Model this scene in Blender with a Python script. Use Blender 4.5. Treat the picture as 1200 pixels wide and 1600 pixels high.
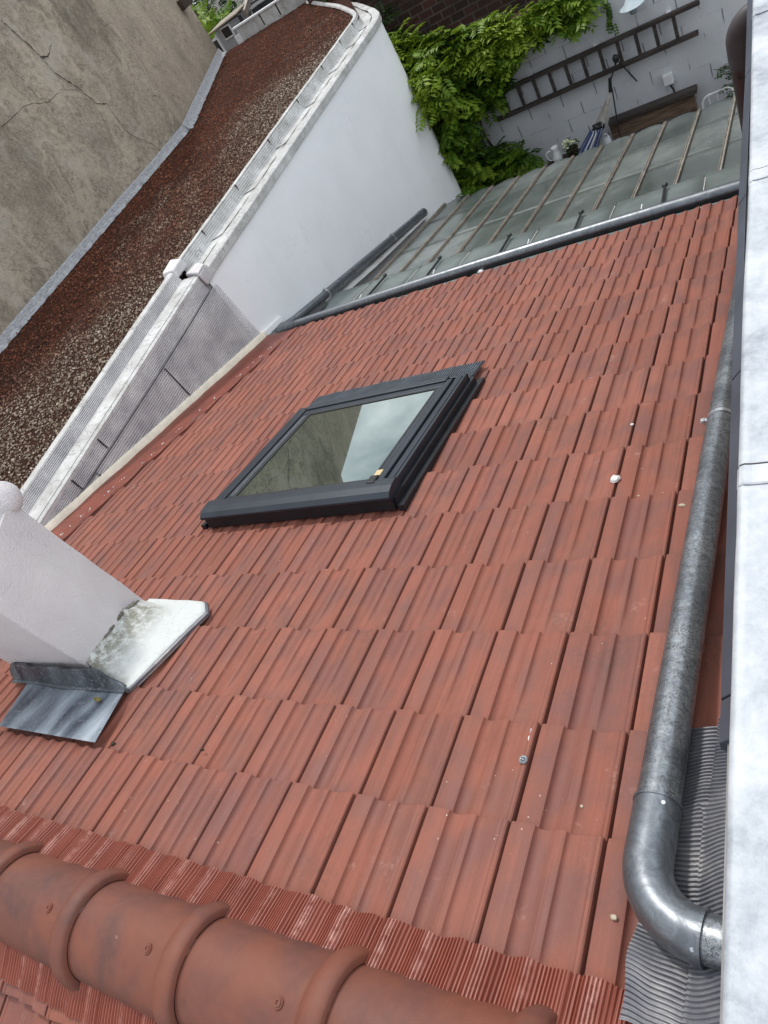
import bpy, math, random
from mathutils import Vector, Matrix, noise
random.seed(7)
S = bpy.context.scene
for o in list(bpy.data.objects): bpy.data.objects.remove(o)
R = math.radians

# ------------------------------------------------------------------ camera
cam = bpy.data.cameras.new("camera"); co = bpy.data.objects.new("camera", cam); S.collection.objects.link(co)
CAMX = (0.824711, 0.285488, -0.488210)
CAMY = (-0.079718, -0.795942, -0.600102)
CAMZ = (-0.559908, 0.533829, -0.633663)
CAMP = (0.527067, -0.360774, 1.656117)
mw = Matrix.Identity(4)
for i in range(3):
    mw[i][0] = CAMX[i]; mw[i][1] = -CAMY[i]; mw[i][2] = -CAMZ[i]; mw[i][3] = CAMP[i]
co.matrix_world = mw
cam.sensor_fit = 'VERTICAL'; cam.sensor_height = 36; cam.lens = 36*1110.3/1600
cam.clip_start = 0.02; cam.clip_end = 500
S.camera = co
S.render.resolution_x = 768; S.render.resolution_y = 1024
S.view_settings.view_transform = 'Standard'; S.view_settings.look = 'None'
S.view_settings.gamma = 1; S.view_settings.use_curve_mapping = False
S.view_settings.exposure = 0.0

# ------------------------------------------------------------------ sky and sun
SUN_EL, SUN_AZ = 58, -38            # azimuth from +Y towards +X
w = bpy.data.worlds.new("World"); S.world = w; w.use_nodes = True
nt = w.node_tree; N = nt.nodes; L = nt.links
bg = N['Background']; bg.inputs['Strength'].default_value = 0.15
sky = N.new('ShaderNodeTexSky'); sky.sky_type = 'NISHITA'; sky.sun_disc = False
sky.sun_elevation = R(SUN_EL); sky.sun_rotation = R(SUN_AZ); sky.dust_density = 2
tc = N.new('ShaderNodeTexCoord')
mp = N.new('ShaderNodeMapping'); mp.inputs['Scale'].default_value = (1, 1, 2.2)
nz = N.new('ShaderNodeTexNoise'); nz.inputs['Scale'].default_value = 2.6; nz.inputs['Detail'].default_value = 7
nz.inputs['Roughness'].default_value = .55; nz.inputs['Distortion'].default_value = .4
cr = N.new('ShaderNodeValToRGB'); cr.color_ramp.elements[0].position = .38; cr.color_ramp.elements[1].position = .62
cr.color_ramp.elements[0].color = (3.0, 3.5, 3.9, 1); cr.color_ramp.elements[1].color = (11.5, 11.7, 12, 1)
mx = N.new('ShaderNodeMixRGB'); mx.inputs[0].default_value = .85
L.new(tc.outputs['Generated'], mp.inputs[0]); L.new(mp.outputs[0], nz.inputs[0]); L.new(nz.outputs[0], cr.inputs[0])
L.new(sky.outputs[0], mx.inputs[1]); L.new(cr.outputs[0], mx.inputs[2]); 
# the veiled sky is brighter on the open side (+X)
sx = N.new('ShaderNodeSeparateXYZ'); L.new(tc.outputs['Generated'], sx.inputs[0])
mr = N.new('ShaderNodeMapRange'); mr.inputs[1].default_value = 0; mr.inputs[2].default_value = 1; mr.inputs[3].default_value = 1; mr.inputs[4].default_value = 1.8
L.new(sx.outputs[0], mr.inputs[0])
vm = N.new('ShaderNodeVectorMath'); vm.operation = 'SCALE'; L.new(mx.outputs[0], vm.inputs[0]); L.new(mr.outputs[0], vm.inputs['Scale']); L.new(vm.outputs[0], bg.inputs[0])
sl = bpy.data.lights.new("sun", 'SUN'); sl.energy = 2.0; sl.angle = R(6); sl.color = (1, .96, .9)
so = bpy.data.objects.new("sun", sl); S.collection.objects.link(so)
sd = Vector((math.sin(R(SUN_AZ))*math.cos(R(SUN_EL)), math.cos(R(SUN_AZ))*math.cos(R(SUN_EL)), math.sin(R(SUN_EL))))
so.rotation_euler = sd.to_track_quat('Z', 'Y').to_euler()

# ------------------------------------------------------------------ helpers
def srgb(r, g, b):
    f = lambda c: (c/255/12.92) if c/255 < .04045 else ((c/255+.055)/1.055)**2.4
    return (f(r), f(g), f(b), 1)

class Mat:
    """tiny node-graph writer"""
    def __init__(s, name, rough=.7, metal=0, spec=.5):
        s.m = bpy.data.materials.new(name); s.m.use_nodes = True
        s.N = s.m.node_tree.nodes; s.L = s.m.node_tree.links; s.b = s.N['Principled BSDF']
        s.b.inputs['Roughness'].default_value = rough; s.b.inputs['Metallic'].default_value = metal
        s.b.inputs['Specular IOR Level'].default_value = spec
    def coord(s, kind='Object', scale=(1, 1, 1), rot=(0, 0, 0), warp=None):
        t = s.N.new('ShaderNodeTexCoord'); m = s.N.new('ShaderNodeMapping')
        m.inputs['Scale'].default_value = scale; m.inputs['Rotation'].default_value = rot
        s.L.new(t.outputs[kind], m.inputs[0]); return m.outputs[0]
    def noise(s, scale, detail=4, rough=.55, vec=None, dist=0):
        n = s.N.new('ShaderNodeTexNoise'); n.inputs['Scale'].default_value = scale; n.inputs['Detail'].default_value = detail
        n.inputs['Roughness'].default_value = rough; n.inputs['Distortion'].default_value = dist
        s.L.new(vec if vec is not None else s.coord(), n.inputs[0]); return n.outputs[0]
    def vor(s, scale, vec=None, feature='F1', out='Distance'):
        n = s.N.new('ShaderNodeTexVoronoi'); n.inputs['Scale'].default_value = scale; n.feature = feature
        s.L.new(vec if vec is not None else s.coord(), n.inputs[0]); return n.outputs[out]
    def ramp(s, fac, stops, interp='LINEAR'):
        n = s.N.new('ShaderNodeValToRGB'); e = n.color_ramp; e.interpolation = interp
        while len(e.elements) < len(stops): e.elements.new(.5)
        for el, (p, c) in zip(e.elements, stops):
            el.position = p; el.color = c if isinstance(c, tuple) else (c, c, c, 1)
        s.L.new(fac, n.inputs[0]); return n.outputs[0]
    def mix(s, fac, a, b, mode='MIX'):
        n = s.N.new('ShaderNodeMixRGB'); n.blend_type = mode
        for i, v in ((0, fac), (1, a), (2, b)):
            if isinstance(v, (int, float)): n.inputs[i].default_value = v if i == 0 else (v, v, v, 1)
            elif isinstance(v, tuple): n.inputs[i].default_value = v
            else: s.L.new(v, n.inputs[i])
        return n.outputs[0]
    def math(s, op, a, b=0):
        n = s.N.new('ShaderNodeMath'); n.operation = op
        for i, v in ((0, a), (1, b)):
            if isinstance(v, (int, float)): n.inputs[i].default_value = v
            else: s.L.new(v, n.inputs[i])
        return n.outputs[0]
    def line(s, fac, c=.5, wd=.01):
        """1 on the contour line fac=c, 0 away from it"""
        d = s.math('ABSOLUTE', s.math('SUBTRACT', fac, c)); return s.ramp(d, [(0, 1.0), (wd, 0.0)])
    def attr(s, name, out='Color'):
        n = s.N.new('ShaderNodeAttribute'); n.attribute_name = name; return n.outputs[out]
    def sep(s, v):
        n = s.N.new('ShaderNodeSeparateXYZ'); s.L.new(v, n.inputs[0]); return n.outputs
    def comb(s, x, y, z=0.):
        n = s.N.new('ShaderNodeCombineXYZ')
        for i, v in enumerate((x, y, z)):
            if isinstance(v, (int, float)): n.inputs[i].default_value = v
            else: s.L.new(v, n.inputs[i])
        return n.outputs[0]
    def color(s, c):
        if isinstance(c, tuple): s.b.inputs['Base Color'].default_value = c
        else: s.L.new(c, s.b.inputs['Base Color'])
        return s
    def rough(s, r): s.L.new(r, s.b.inputs['Roughness']); return s
    def bump(s, h, strength=.3, dist=.01):
        n = s.N.new('ShaderNodeBump'); n.inputs['Strength'].default_value = strength; n.inputs['Distance'].default_value = dist
        s.L.new(h, n.inputs['Height']); s.L.new(n.outputs[0], s.b.inputs['Normal']); return s

class MB:
    def __init__(s): s.v = []; s.f = []; s.mi = []; s.uv = {}; s.col = []; s.cur = (0, 0, 0, 1)
    def add(s, p): s.v.append(tuple(p)); s.col.append(s.cur); return len(s.v)-1
    def face(s, ids, m=0): s.f.append(tuple(ids)); s.mi.append(m)
    def box(s, a, b, fn=None, m=0):
        """box from corner a to corner b, fn maps each corner"""
        c = [(x, y, z) for z in (a[2], b[2]) for y in (a[1], b[1]) for x in (a[0], b[0])]
        i = [s.add(fn(*p) if fn else p) for p in c]
        for q in ((0, 2, 3, 1), (4, 5, 7, 6), (0, 1, 5, 4), (2, 6, 7, 3), (0, 4, 6, 2), (1, 3, 7, 5)): s.face([i[k] for k in q], m)
    def quadbox(s, bot, top, m=0):
        """solid between two polygons with the same number of points"""
        n = len(bot); a = [s.add(p) for p in bot]; b = [s.add(p) for p in top]
        s.face(a[::-1], m); s.face(b, m)
        for k in range(n): s.face((a[k], a[(k+1) % n], b[(k+1) % n], b[k]), m)
    def loft(s, rows, close=False, caps=False, m=0):
        ids = [[s.add(p) for p in r] for r in rows]
        for a, b in zip(ids, ids[1:]):
            n = len(a)
            for k in range(n if close else n-1): s.face((a[k], a[(k+1) % n], b[(k+1) % n], b[k]), m)
        if caps: s.face(ids[0][::-1], m); s.face(ids[-1], m)
        return ids
    def tube(s, path, r, seg=16, caps=True, m=0):
        P = [Vector(p) for p in path]; rr = r if isinstance(r, (list, tuple)) else [r]*len(P)
        T = [(P[min(i+1, len(P)-1)]-P[max(i-1, 0)]).normalized() for i in range(len(P))]
        up = Vector((0, 0, 1)) if abs(T[0].z) < .9 else Vector((1, 0, 0))
        n = (up-T[0]*up.dot(T[0])).normalized(); rows = []
        for p, t, q in zip(P, T, rr):
            n = (n-t*n.dot(t)).normalized(); b = t.cross(n)
            rows.append([p+(n*math.cos(2*math.pi*k/seg)+b*math.sin(2*math.pi*k/seg))*q for k in range(seg)])
        s.loft(rows, True, caps, m)
    def ring(s, c, axis, r0, r1, h, seg=24):
        ax = Vector(axis).normalized(); c = Vector(c); up = Vector((0, 0, 1)) if abs(ax.z) < .9 else Vector((1, 0, 0))
        n = ax.cross(up).normalized(); b = ax.cross(n); rows = []
        for k in range(seg):
            d = n*math.cos(2*math.pi*k/seg)+b*math.sin(2*math.pi*k/seg)
            rows.append([c+d*r0-ax*h/2, c+d*r1-ax*h/2, c+d*r1+ax*h/2, c+d*r0+ax*h/2])
        rows.append(rows[0]); s.loft(rows, True)
    def blob(s, c, r, seg=10, jit=0, sq=(1, 1, 1)):
        c = Vector(c); rows = []
        n = seg//2+1
        for i in range(1, n):
            a = math.pi*i/n
            rows.append([c+Vector((math.sin(a)*math.cos(2*math.pi*k/seg)*sq[0], math.sin(a)*math.sin(2*math.pi*k/seg)*sq[1], math.cos(a)*sq[2]))*r*(1+random.uniform(-jit, jit)) for k in range(seg)])
        ids = s.loft(rows, True); t = s.add(c+Vector((0, 0, r*sq[2]))); b = s.add(c-Vector((0, 0, r*sq[2])))
        for k in range(seg): s.face((t, ids[0][k], ids[0][(k+1) % seg])); s.face((b, ids[-1][(k+1) % seg], ids[-1][k]))
    def build(s, name, mat, parent=None, smooth=False, bevel=0, auto=None, cols=False):
        me = bpy.data.meshes.new(name); ro = Vector((0, 0, 0)); p = parent
        while p is not None and p.type != 'EMPTY': p = p.parent
        if p is not None: ro = p.location.copy()
        o0 = ro
        loc = Vector((0, 0, 0))
        if parent is None:
            xs = [Vector(v) for v in s.v]; lo = [min(v[i] for v in xs) for i in range(3)]; hi = [max(v[i] for v in xs) for i in range(3)]
            loc = Vector(((lo[0]+hi[0])/2, (lo[1]+hi[1])/2, lo[2])); o0 = loc
        me.from_pydata([tuple(Vector(v)-o0) for v in s.v], [], s.f); me.update()
        mats = mat if isinstance(mat, list) else [mat]
        for m in mats: me.materials.append(m)
        if len(mats) > 1:
            for pf, k in zip(me.polygons, s.mi): pf.material_index = k
        if cols:
            a = me.attributes.new('tv', 'FLOAT_COLOR', 'POINT')
            for k, c in enumerate(s.col): a.data[k].color = c
        o = bpy.data.objects.new(name, me); S.collection.objects.link(o); o.location = loc
        if parent is not None: o.parent = parent
        if smooth or auto:
            for pf in me.polygons: pf.use_smooth = True
        if auto:
            me.set_sharp_from_angle(angle=R(auto))
        if bevel:
            b = o.modifiers.new('bevel', 'BEVEL'); b.width = bevel; b.segments = 2; b.limit_method = 'ANGLE'; b.angle_limit = R(40)
        return o

def thing(name, label, cat, loc, group=None, kind=None):
    o = bpy.data.objects.new(name, None); S.collection.objects.link(o); o.location = loc; o.empty_display_size = .1
    return tag(o, label, cat, group, kind)
def tag(o, label=None, cat=None, group=None, kind=None):
    if label: o['label'] = label
    if cat: o['category'] = cat
    if group: o['group'] = group
    if kind: o['kind'] = kind
    return o
def smooth(t): t = max(0, min(1, t)); return t*t*(3-2*t)
def bez(P, n=8):
    """round the corners of a polyline given as (point, radius)"""
    out = [Vector(P[0][0])]
    for (a, _), (b, r), (c, _2) in zip(P, P[1:], P[2:]):
        a, b, c = Vector(a), Vector(b), Vector(c)
        u = (a-b).normalized()*r; v = (c-b).normalized()*r
        for k in range(n+1):
            t = k/n; out.append((b+u)*(1-t)**2+b*2*t*(1-t)+(b+v)*t*t)
    out.append(Vector(P[-1][0])); return out
def arc(P, n=10):
    """like bez but with true circular arcs; r = tangent length"""
    out = [Vector(P[0][0])]
    for (a, _), (b, r), (c, _2) in zip(P, P[1:], P[2:]):
        a, b, c = Vector(a), Vector(b), Vector(c)
        u = (a-b).normalized(); v = (c-b).normalized(); ang = math.acos(max(-1, min(1, u.dot(v))))
        bis = (u+v).normalized(); ce = b+bis*(r/math.cos(ang/2)); p0 = b+u*r-ce; p1 = b+v*r-ce
        om = p0.angle(p1)
        for k in range(n+1):
            t = k/n; out.append(ce+(p0*math.sin((1-t)*om)+p1*math.sin(t*om))/math.sin(om))
    out.append(Vector(P[-1][0])); return out

PITCH = R(15); CP, SP = math.cos(PITCH), math.sin(PITCH)
def rp(x, y, z=0.):                       # roof coordinates (along ridge, down slope, out of slope) -> world
    return Vector((x, y*CP+z*SP, -y*SP+z*CP))


# ------------------------------------------------------------------ materials
def m_tile():
    a = Mat('terracotta', .72, spec=.35); at = a.sep(a.attr('tv')); o = a.sep(a.coord())
    r, g, v = at[0], at[1], at[2]
    off = a.math('MULTIPLY', r, 37.0)
    vec = a.comb(a.math('ADD', a.math('MULTIPLY', o[0], 70.0), off), a.math('ADD', a.math('MULTIPLY', o[1], 2.6), a.math('MULTIPLY', g, 9.0)), 0)
    st = a.noise(1, 5, .65, vec)
    vec2 = a.comb(a.math('ADD', a.math('MULTIPLY', o[0], 9.0), off), a.math('ADD', a.math('MULTIPLY', o[1], 6.), a.math('MULTIPLY', g, 19.0)), 0)
    blot = a.noise(1, 3, .5, vec2)
    base = a.ramp(r, [(0, (.225, .077, .052, 1)), (.2, (.262, .091, .060, 1)), (.5, (.25, .086, .059, 1)), (.75, (.285, .102, .069, 1)), (.9, (.26, .093, .064, 1)), (1, (.23, .082, .060, 1))])
    c = a.mix(a.ramp(st, [(.3, 0.), (.7, 1.)]), a.mix(1, base, .93, 'MULTIPLY'), a.mix(1, base, 1.2, 'MULTIPLY'))
    dark = a.ramp(a.math('ADD', blot, a.math('MULTIPLY', g, .16)), [(.5, 0.), (.75, .5)])
    c = a.mix(dark, c, (.135, .064, .058, 1))
    fine = a.noise(160, 3, .7); c = a.mix(a.ramp(fine, [(.35, .25), (.65, 0.)]), c, a.mix(1, c, .72, 'MULTIPLY'))
    grm = a.math('MULTIPLY', a.ramp(a.noise(3.2, 7, .7), [(.5, 0.), (.66, .45)]), a.ramp(a.noise(70, 4, .75), [(.4, 0.), (.6, 1.)])); c = a.mix(grm, c, (.10, .06, .048, 1))
    lime = a.math('MULTIPLY', a.ramp(a.noise(5, 5, .7), [(.62, 0.), (.76, 1.)]), a.ramp(a.noise(60, 3, .8), [(.45, 0.), (.65, .6)]))
    c = a.mix(lime, c, (.62, .42, .36, 1))
    spk = a.ramp(a.vor(30), [(.0, 1.), (.045, 1.), (.06, 0.)]); spk = a.math('MULTIPLY', spk, a.ramp(a.noise(4, 2), [(.55, 0.), (.62, 1.)]))
    c = a.mix(spk, c, (.6, .5, .42, 1))
    a.color(c); a.rough(a.ramp(blot, [(.3, .78), (.7, .58)]))
    a.bump(a.mix(.4, st, a.noise(220, 3)), .18, .004); return a.m
def m_ridge():
    a = Mat('ridge_clay', .62, spec=.4); b = a.noise(5.5, 4, .55, dist=.5); at = a.sep(a.attr('tv'))
    c = a.mix(a.ramp(b, [(.38, 0.), (.68, 1.)]), (.185, .060, .036, 1), (.10, .043, .036, 1))
    c = a.mix(a.ramp(a.noise(40, 4), [(.4, .0), (.7, .3)]), c, (.20, .076, .05, 1))
    wh = a.math('MULTIPLY', a.ramp(a.noise(14, 5, .75), [(.68, 0.), (.78, 1.)]), .55); c = a.mix(wh, c, (.5, .38, .32, 1))
    a.color(c); a.bump(a.noise(90, 5, .6), .15, .004); return a.m
def m_paint_red():
    a = Mat('red_paint', .5, spec=.4); b = a.noise(7, 5)
    c = a.mix(a.ramp(b, [(.35, 0.), (.7, 1.)]), (.22, .05, .03, 1), (.15, .038, .025, 1))
    cr = a.math('MULTIPLY', a.ramp(a.noise(30, 6, .8), [(.64, 0.), (.7, 1.)]), .6)
    c = a.mix(cr, c, (.6, .45, .38, 1)); a.color(c); a.bump(b, .4, .02); return a.m
def m_roll():
    a = Mat('pleated_red_aluminium', .5, spec=.5); at = a.sep(a.attr('tv'))
    c = a.mix(a.ramp(a.noise(9, 4), [(.3, 0.), (.7, 1.)]), (.23, .058, .036, 1), (.30, .085, .055, 1))
    sc = a.math('MULTIPLY', at[0], a.ramp(a.noise(35, 5, .7), [(.38, 0.), (.62, 1.)]))
    a.color(a.mix(sc, c, (.72, .42, .36, 1))); return a.m
def m_plain(name, c, rough=.6, metal=0, var=.2, sc=12, bump=.1, spec=.5):
    a = Mat(name, rough, metal, spec); n = a.noise(sc, 6, .6)
    lo = tuple(x*(1-var) for x in c[:3])+(1,); hi = tuple(min(1, x*(1+var)) for x in c[:3])+(1,)
    a.color(a.ramp(n, [(.32, lo), (.68, hi)])); 
    if bump: a.bump(a.noise(sc*6, 4), bump, .004)
    return a.m
def m_galv(name='galvanised_steel', base=.16, hi=.62, sc=34, net=1.):
    a = Mat(name, .38, .8 if net > .2 else .78, .5)
    v = a.vor(sc*2.3, a.mix(.03, a.coord(), a.noise(60, 2)), 'DISTANCE_TO_EDGE'); n = a.noise(sc, 8, .75, dist=1.0); p = a.noise(5, 3)
    f = a.ramp(n, [(.40, 0.), (.70, 1.)])
    crack = a.ramp(v, [(0., 1.), (.1, 0.)])
    c = a.mix(f, (base*.8, base*.88, base*.98, 1), (hi*.7, hi*.76, hi*.82, 1))
    c = a.mix(a.math('MULTIPLY', crack, a.ramp(p, [(.4, .1*net), (.6, .75*net)])), c, (hi*.9, hi*.9, hi*.86, 1))
    c = a.mix(a.ramp(p, [(.35, .55), (.6, 0.)]), c, (base, base*1.08, base*1.2, 1))
    a.color(c); a.rough(a.ramp(n, [(.3, .46 if net > .2 else .5), (.7, .28 if net > .2 else .3)])); a.bump(n, .12, .003); return a.m
def m_white_render():
    a = Mat('white_render', .85, spec=.25)
    n = a.noise(1.4, 6, .6); c = a.ramp(n, [(.3, (.84, .85, .86, 1)), (.6, (.90, .905, .92, 1))])
    st = a.noise(1, 6, .65, a.coord(scale=(1, 5.5, .55))); c = a.mix(a.ramp(st, [(.56, 0.), (.8, .16)]), c, (.6, .61, .62, 1))
    hair = a.math('MULTIPLY', a.line(a.noise(1.6, 6, .6, dist=.6), .5, .0016), a.ramp(a.noise(.9, 2), [(.58, 0.), (.66, .35)]))
    c = a.mix(hair, c, (.42, .42, .42, 1))
    sp = a.math('MULTIPLY', a.ramp(a.vor(5.5, a.coord(scale=(1, 1, .8))), [(0, 1.), (.03, 1.), (.045, 0.)]), .4)
    c = a.mix(sp, c, (.4, .38, .36, 1)); a.color(c); a.bump(a.mix(.5, a.noise(14, 6), a.noise(90, 4)), .25, .012); return a.m
def m_chimney():
    a = Mat('rough_pinkish_render', .95, spec=.15); n = a.noise(3, 5)
    c = a.ramp(n, [(.3, (.72, .68, .69, 1)), (.7, (.82, .79, .79, 1))])
    cr = a.math('MULTIPLY', a.line(a.noise(4, 5, .6, dist=.5), .5, .003), a.ramp(a.noise(2.2, 2), [(.5, 0.), (.6, .5)]))
    a.color(a.mix(cr, c, (.36, .33, .33, 1)))
    h = a.mix(.4, a.noise(55, 6, .7), a.ramp(a.noise(130, 4, .7), [(.35, 0.), (.65, 1.)])); a.bump(h, .8, .013); return a.m
def m_concrete(tan=0):
    a = Mat('old_stained_concrete' if not tan else 'tan_render', .95, spec=.15)
    C = (.38, .322, .25) if not tan else (.42, .35, .27)
    v = a.coord(scale=(1, 1, .75))
    n = a.noise(1.1, 8, .65, v, .4); f = a.noise(42, 8, .82)
    c = a.ramp(n, [(.3, tuple(x*.62 for x in C)+(1,)), (.5, C+(1,)), (.72, tuple(x*1.35 for x in C)+(1,))])
    c = a.mix(a.ramp(f, [(.43, .85), (.53, 0.)]), c, a.mix(1, c, .55, 'MULTIPLY'))
    c = a.mix(a.ramp(a.noise(16, 8, .85), [(.5, 0.), (.6, .7)]), c, tuple(x*.45 for x in C)+(1,)); c = a.mix(a.ramp(a.noise(60, 4, .8), [(.5, 0.), (.75, .5)]), c, tuple(x*1.5 for x in C)+(1,))
    streak = a.noise(1, 7, .7, a.coord(scale=(9, 9, 1.3))); c = a.mix(a.ramp(streak, [(.55, 0.), (.75, .55)]), c, tuple(x*.4 for x in C)+(1,))
    # repaired bands and the cracks beside them
    big = a.noise(.62, 5, .55, a.coord(), .25)
    band = a.line(big, .5, .018); c = a.mix(a.math('MULTIPLY', band, .5 if not tan else .2), c, tuple(x*1.25 for x in C)+(1,))
    edge = a.math('ADD', a.line(big, .52, .005), a.line(big, .478, .004)); edge = a.math('MULTIPLY', edge, a.ramp(a.noise(1.7, 3), [(.45, 0.), (.65, .55)]))
    c = a.mix(edge, c, (.035, .03, .025, 1))
    vc = a.math('MULTIPLY', a.line(a.noise(1.5, 4, .5, a.coord(scale=(1, 1.4, .5))), .5, .0035), a.ramp(a.noise(1.3, 2), [(.56, 0.), (.68, .5)]))
    c = a.mix(vc, c, (.05, .045, .04, 1))
    if not tan:
        dk = a.ramp(a.noise(.62, 9, .74, dist=.5), [(.52, 0.), (.58, .35), (.72, .65)]); c = a.mix(dk, c, (.12, .103, .08, 1)); lt = a.ramp(a.noise(.8, 7, .7, a.coord(scale=(1, 1.3, .8)), .3), [(.53, 0.), (.60, .45)]); c = a.mix(lt, c, (.44, .40, .34, 1))
        sm = a.ramp(a.noise(1, 8, .75, a.coord(scale=(3, 2.2, .7)), 1.2), [(.56, 0.), (.7, .6)]); c = a.mix(sm, c, (.07, .06, .048, 1))
    a.color(c); a.bump(a.mix(.5, f, a.noise(5, 8, .7)), .6, .04); return a.m
def m_gravelbed():
    a = Mat('mossy_bed', .95, spec=.15); c = a.ramp(a.noise(9, 6, .7), [(.3, (.035, .015, .010, 1)), (.7, (.10, .04, .025, 1))])
    a.color(c); a.bump(a.noise(30, 8, .8), 1, .05); return a.m
def m_stones():
    a = Mat('gravel_stones', .9, spec=.2); at = a.sep(a.attr('tv'))
    red = a.ramp(at[0], [(0, (.03, .013, .009, 1)), (.4, (.105, .032, .017, 1)), (.75, (.165, .052, .027, 1)), (1, (.25, .11, .065, 1))])
    tan = a.ramp(at[0], [(0, (.07, .048, .034, 1)), (.4, (.19, .138, .1, 1)), (.75, (.33, .26, .2, 1)), (1, (.48, .41, .33, 1))])
    a.color(a.mix(at[1], red, tan)); return a.m
def m_block():
    a = Mat('white_painted_blocks', .85, spec=.2); o = a.coord()
    n = a.noise(1.2, 6, .6); c = a.ramp(n, [(.3, (.52, .53, .56, 1)), (.65, (.66, .67, .69, 1))])
    # block coursing 0.5 x 0.2 m, painted over so that joints show only in places
    s = a.sep(o); row = a.math('FLOOR', a.math('DIVIDE', s[2], .2))
    half = a.math('MULTIPLY', a.math('MODULO', a.math('ABSOLUTE', row), 2.), .25)
    fx = a.math('ABSOLUTE', a.math('SUBTRACT', a.math('FRACT', a.math('DIVIDE', a.math('ADD', a.math('ADD', s[0], half), 60.), .5)), .5))
    fz = a.math('ABSOLUTE', a.math('SUBTRACT', a.math('FRACT', a.math('DIVIDE', a.math('ADD', s[2], 60.), .2)), .5))
    jx = a.ramp(fx, [(.478, 0.), (.49, 1.)]); jz = a.ramp(fz, [(.465, 0.), (.485, 1.)])
    k1 = a.ramp(a.noise(2.6, 3), [(.42, .0), (.52, .85)]); k2 = a.ramp(a.noise(3.1, 3, vec=a.coord(scale=(1, 1, 3))), [(.52, 0.), (.62, .4)])
    j = a.math('MAXIMUM', a.math('MULTIPLY', jx, k1), a.math('MULTIPLY', jz, k2))
    c = a.mix(j, c, (.13, .12, .125, 1)); sp = a.ramp(a.noise(22, 5, .75), [(.62, 0.), (.72, .45)]); c = a.mix(sp, c, (.22, .22, .23, 1))
    a.color(c); a.bump(a.mix(.5, a.mix(1, j, -1., 'MULTIPLY'), a.noise(40, 5)), .35, .02); return a.m
def m_brick():
    a = Mat('old_brick', .9, spec=.15); n = a.N.new('ShaderNodeTexBrick')
    t = a.N.new('ShaderNodeTexCoord'); m = a.N.new('ShaderNodeMapping'); m.inputs['Rotation'].default_value = (R(90), 0, 0); a.L.new(t.outputs['Object'], m.inputs[0]); a.L.new(m.outputs[0], n.inputs[0])
    n.inputs['Color1'].default_value = (.075, .035, .026, 1); n.inputs['Color2'].default_value = (.035, .022, .018, 1); n.inputs['Mortar'].default_value = (.10, .08, .065, 1)
    n.inputs['Scale'].default_value = 1; n.inputs['Brick Width'].default_value = .24; n.inputs['Row Height'].default_value = .12; n.inputs['Mortar Size'].default_value = .012
    a.color(a.mix(a.ramp(a.noise(2.5, 5), [(.4, 0.), (.6, .7)]), n.outputs[0], (.03, .024, .02, 1))); a.bump(n.outputs[1], -.4, .02); return a.m
def m_zinc_cap():
    a = Mat('weathered_zinc_coping', .5, .12, .5); n = a.noise(4.5, 10, .78, dist=.15); p = a.noise(24, 6, .75)
    c = a.ramp(n, [(.34, (.26, .285, .32, 1)), (.47, (.42, .45, .485, 1)), (.63, (.57, .59, .62, 1))])
    c = a.mix(a.ramp(p, [(.54, 0.), (.68, .5)]), c, (.42, .44, .47, 1))
    st = a.math('MULTIPLY', a.ramp(a.noise(48, 5, .8), [(.66, 0.), (.74, .6)]), a.ramp(n, [(.4, 1.), (.55, 0.)])); c = a.mix(st, c, (.4, .39, .38, 1))
    a.color(c); a.rough(a.ramp(n, [(.3, .42), (.7, .62)])); a.bump(a.mix(.4, n, p), .22, .01); return a.m
def m_lead():
    a = Mat('pleated_lead', .5, .35, .5); n = a.noise(9, 6, .65)
    c = a.ramp(n, [(.3, (.10, .105, .13, 1)), (.55, (.18, .18, .195, 1)), (.75, (.30, .29, .29, 1))]); a.color(c); a.bump(a.noise(45, 5), .3, .006); return a.m
def m_clad():
    a = Mat('pleated_zinc_cladding', .55, .25, .5); n = a.noise(3.2, 6, .65)
    c = a.ramp(n, [(.3, (.46, .44, .46, 1)), (.5, (.64, .62, .62, 1)), (.72, (.80, .78, .77, 1))]); a.color(c)
    a.bump(a.noise(40, 5), .2, .004); return a.m
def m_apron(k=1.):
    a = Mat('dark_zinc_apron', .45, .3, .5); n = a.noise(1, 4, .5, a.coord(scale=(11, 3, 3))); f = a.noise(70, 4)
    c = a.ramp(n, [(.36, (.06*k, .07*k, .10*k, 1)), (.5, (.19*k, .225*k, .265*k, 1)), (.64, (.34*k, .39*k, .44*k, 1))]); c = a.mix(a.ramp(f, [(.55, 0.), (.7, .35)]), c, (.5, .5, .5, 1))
    a.color(c); a.rough(a.ramp(n, [(.3, .35), (.7, .6)])); a.bump(f, .12, .003); return a.m
def m_whitewash():
    a = Mat('painted_white_flashing', .75, .0, .3); n = a.noise(9, 6, .7)
    c = a.mix(a.ramp(n, [(.62, 0.), (.8, 1.)]), (.58, .60, .585, 1), (.36, .36, .33, 1))
    cr = a.math('MULTIPLY', a.line(a.noise(11, 5), .5, .006), .55); c = a.mix(cr, c, (.28, .28, .27, 1))
    at = a.sep(a.attr('tv')); gm_ = a.math('MULTIPLY', at[0], a.ramp(a.noise(26, 6, .8), [(.36, 0.), (.56, 1.)])); c = a.mix(gm_, c, (.17, .16, .115, 1))
    a.color(c); a.bump(a.noise(28, 6), .4, .01); return a.m
def m_grime():
    a = Mat('grimy_mortar', .95, spec=.1); n = a.noise(22, 6, .8)
    a.color(a.ramp(n, [(.3, (.10, .09, .065, 1)), (.5, (.24, .225, .185, 1)), (.66, (.5, .49, .45, 1))])); a.bump(a.noise(60, 6, .8), 1, .02); return a.m
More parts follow.
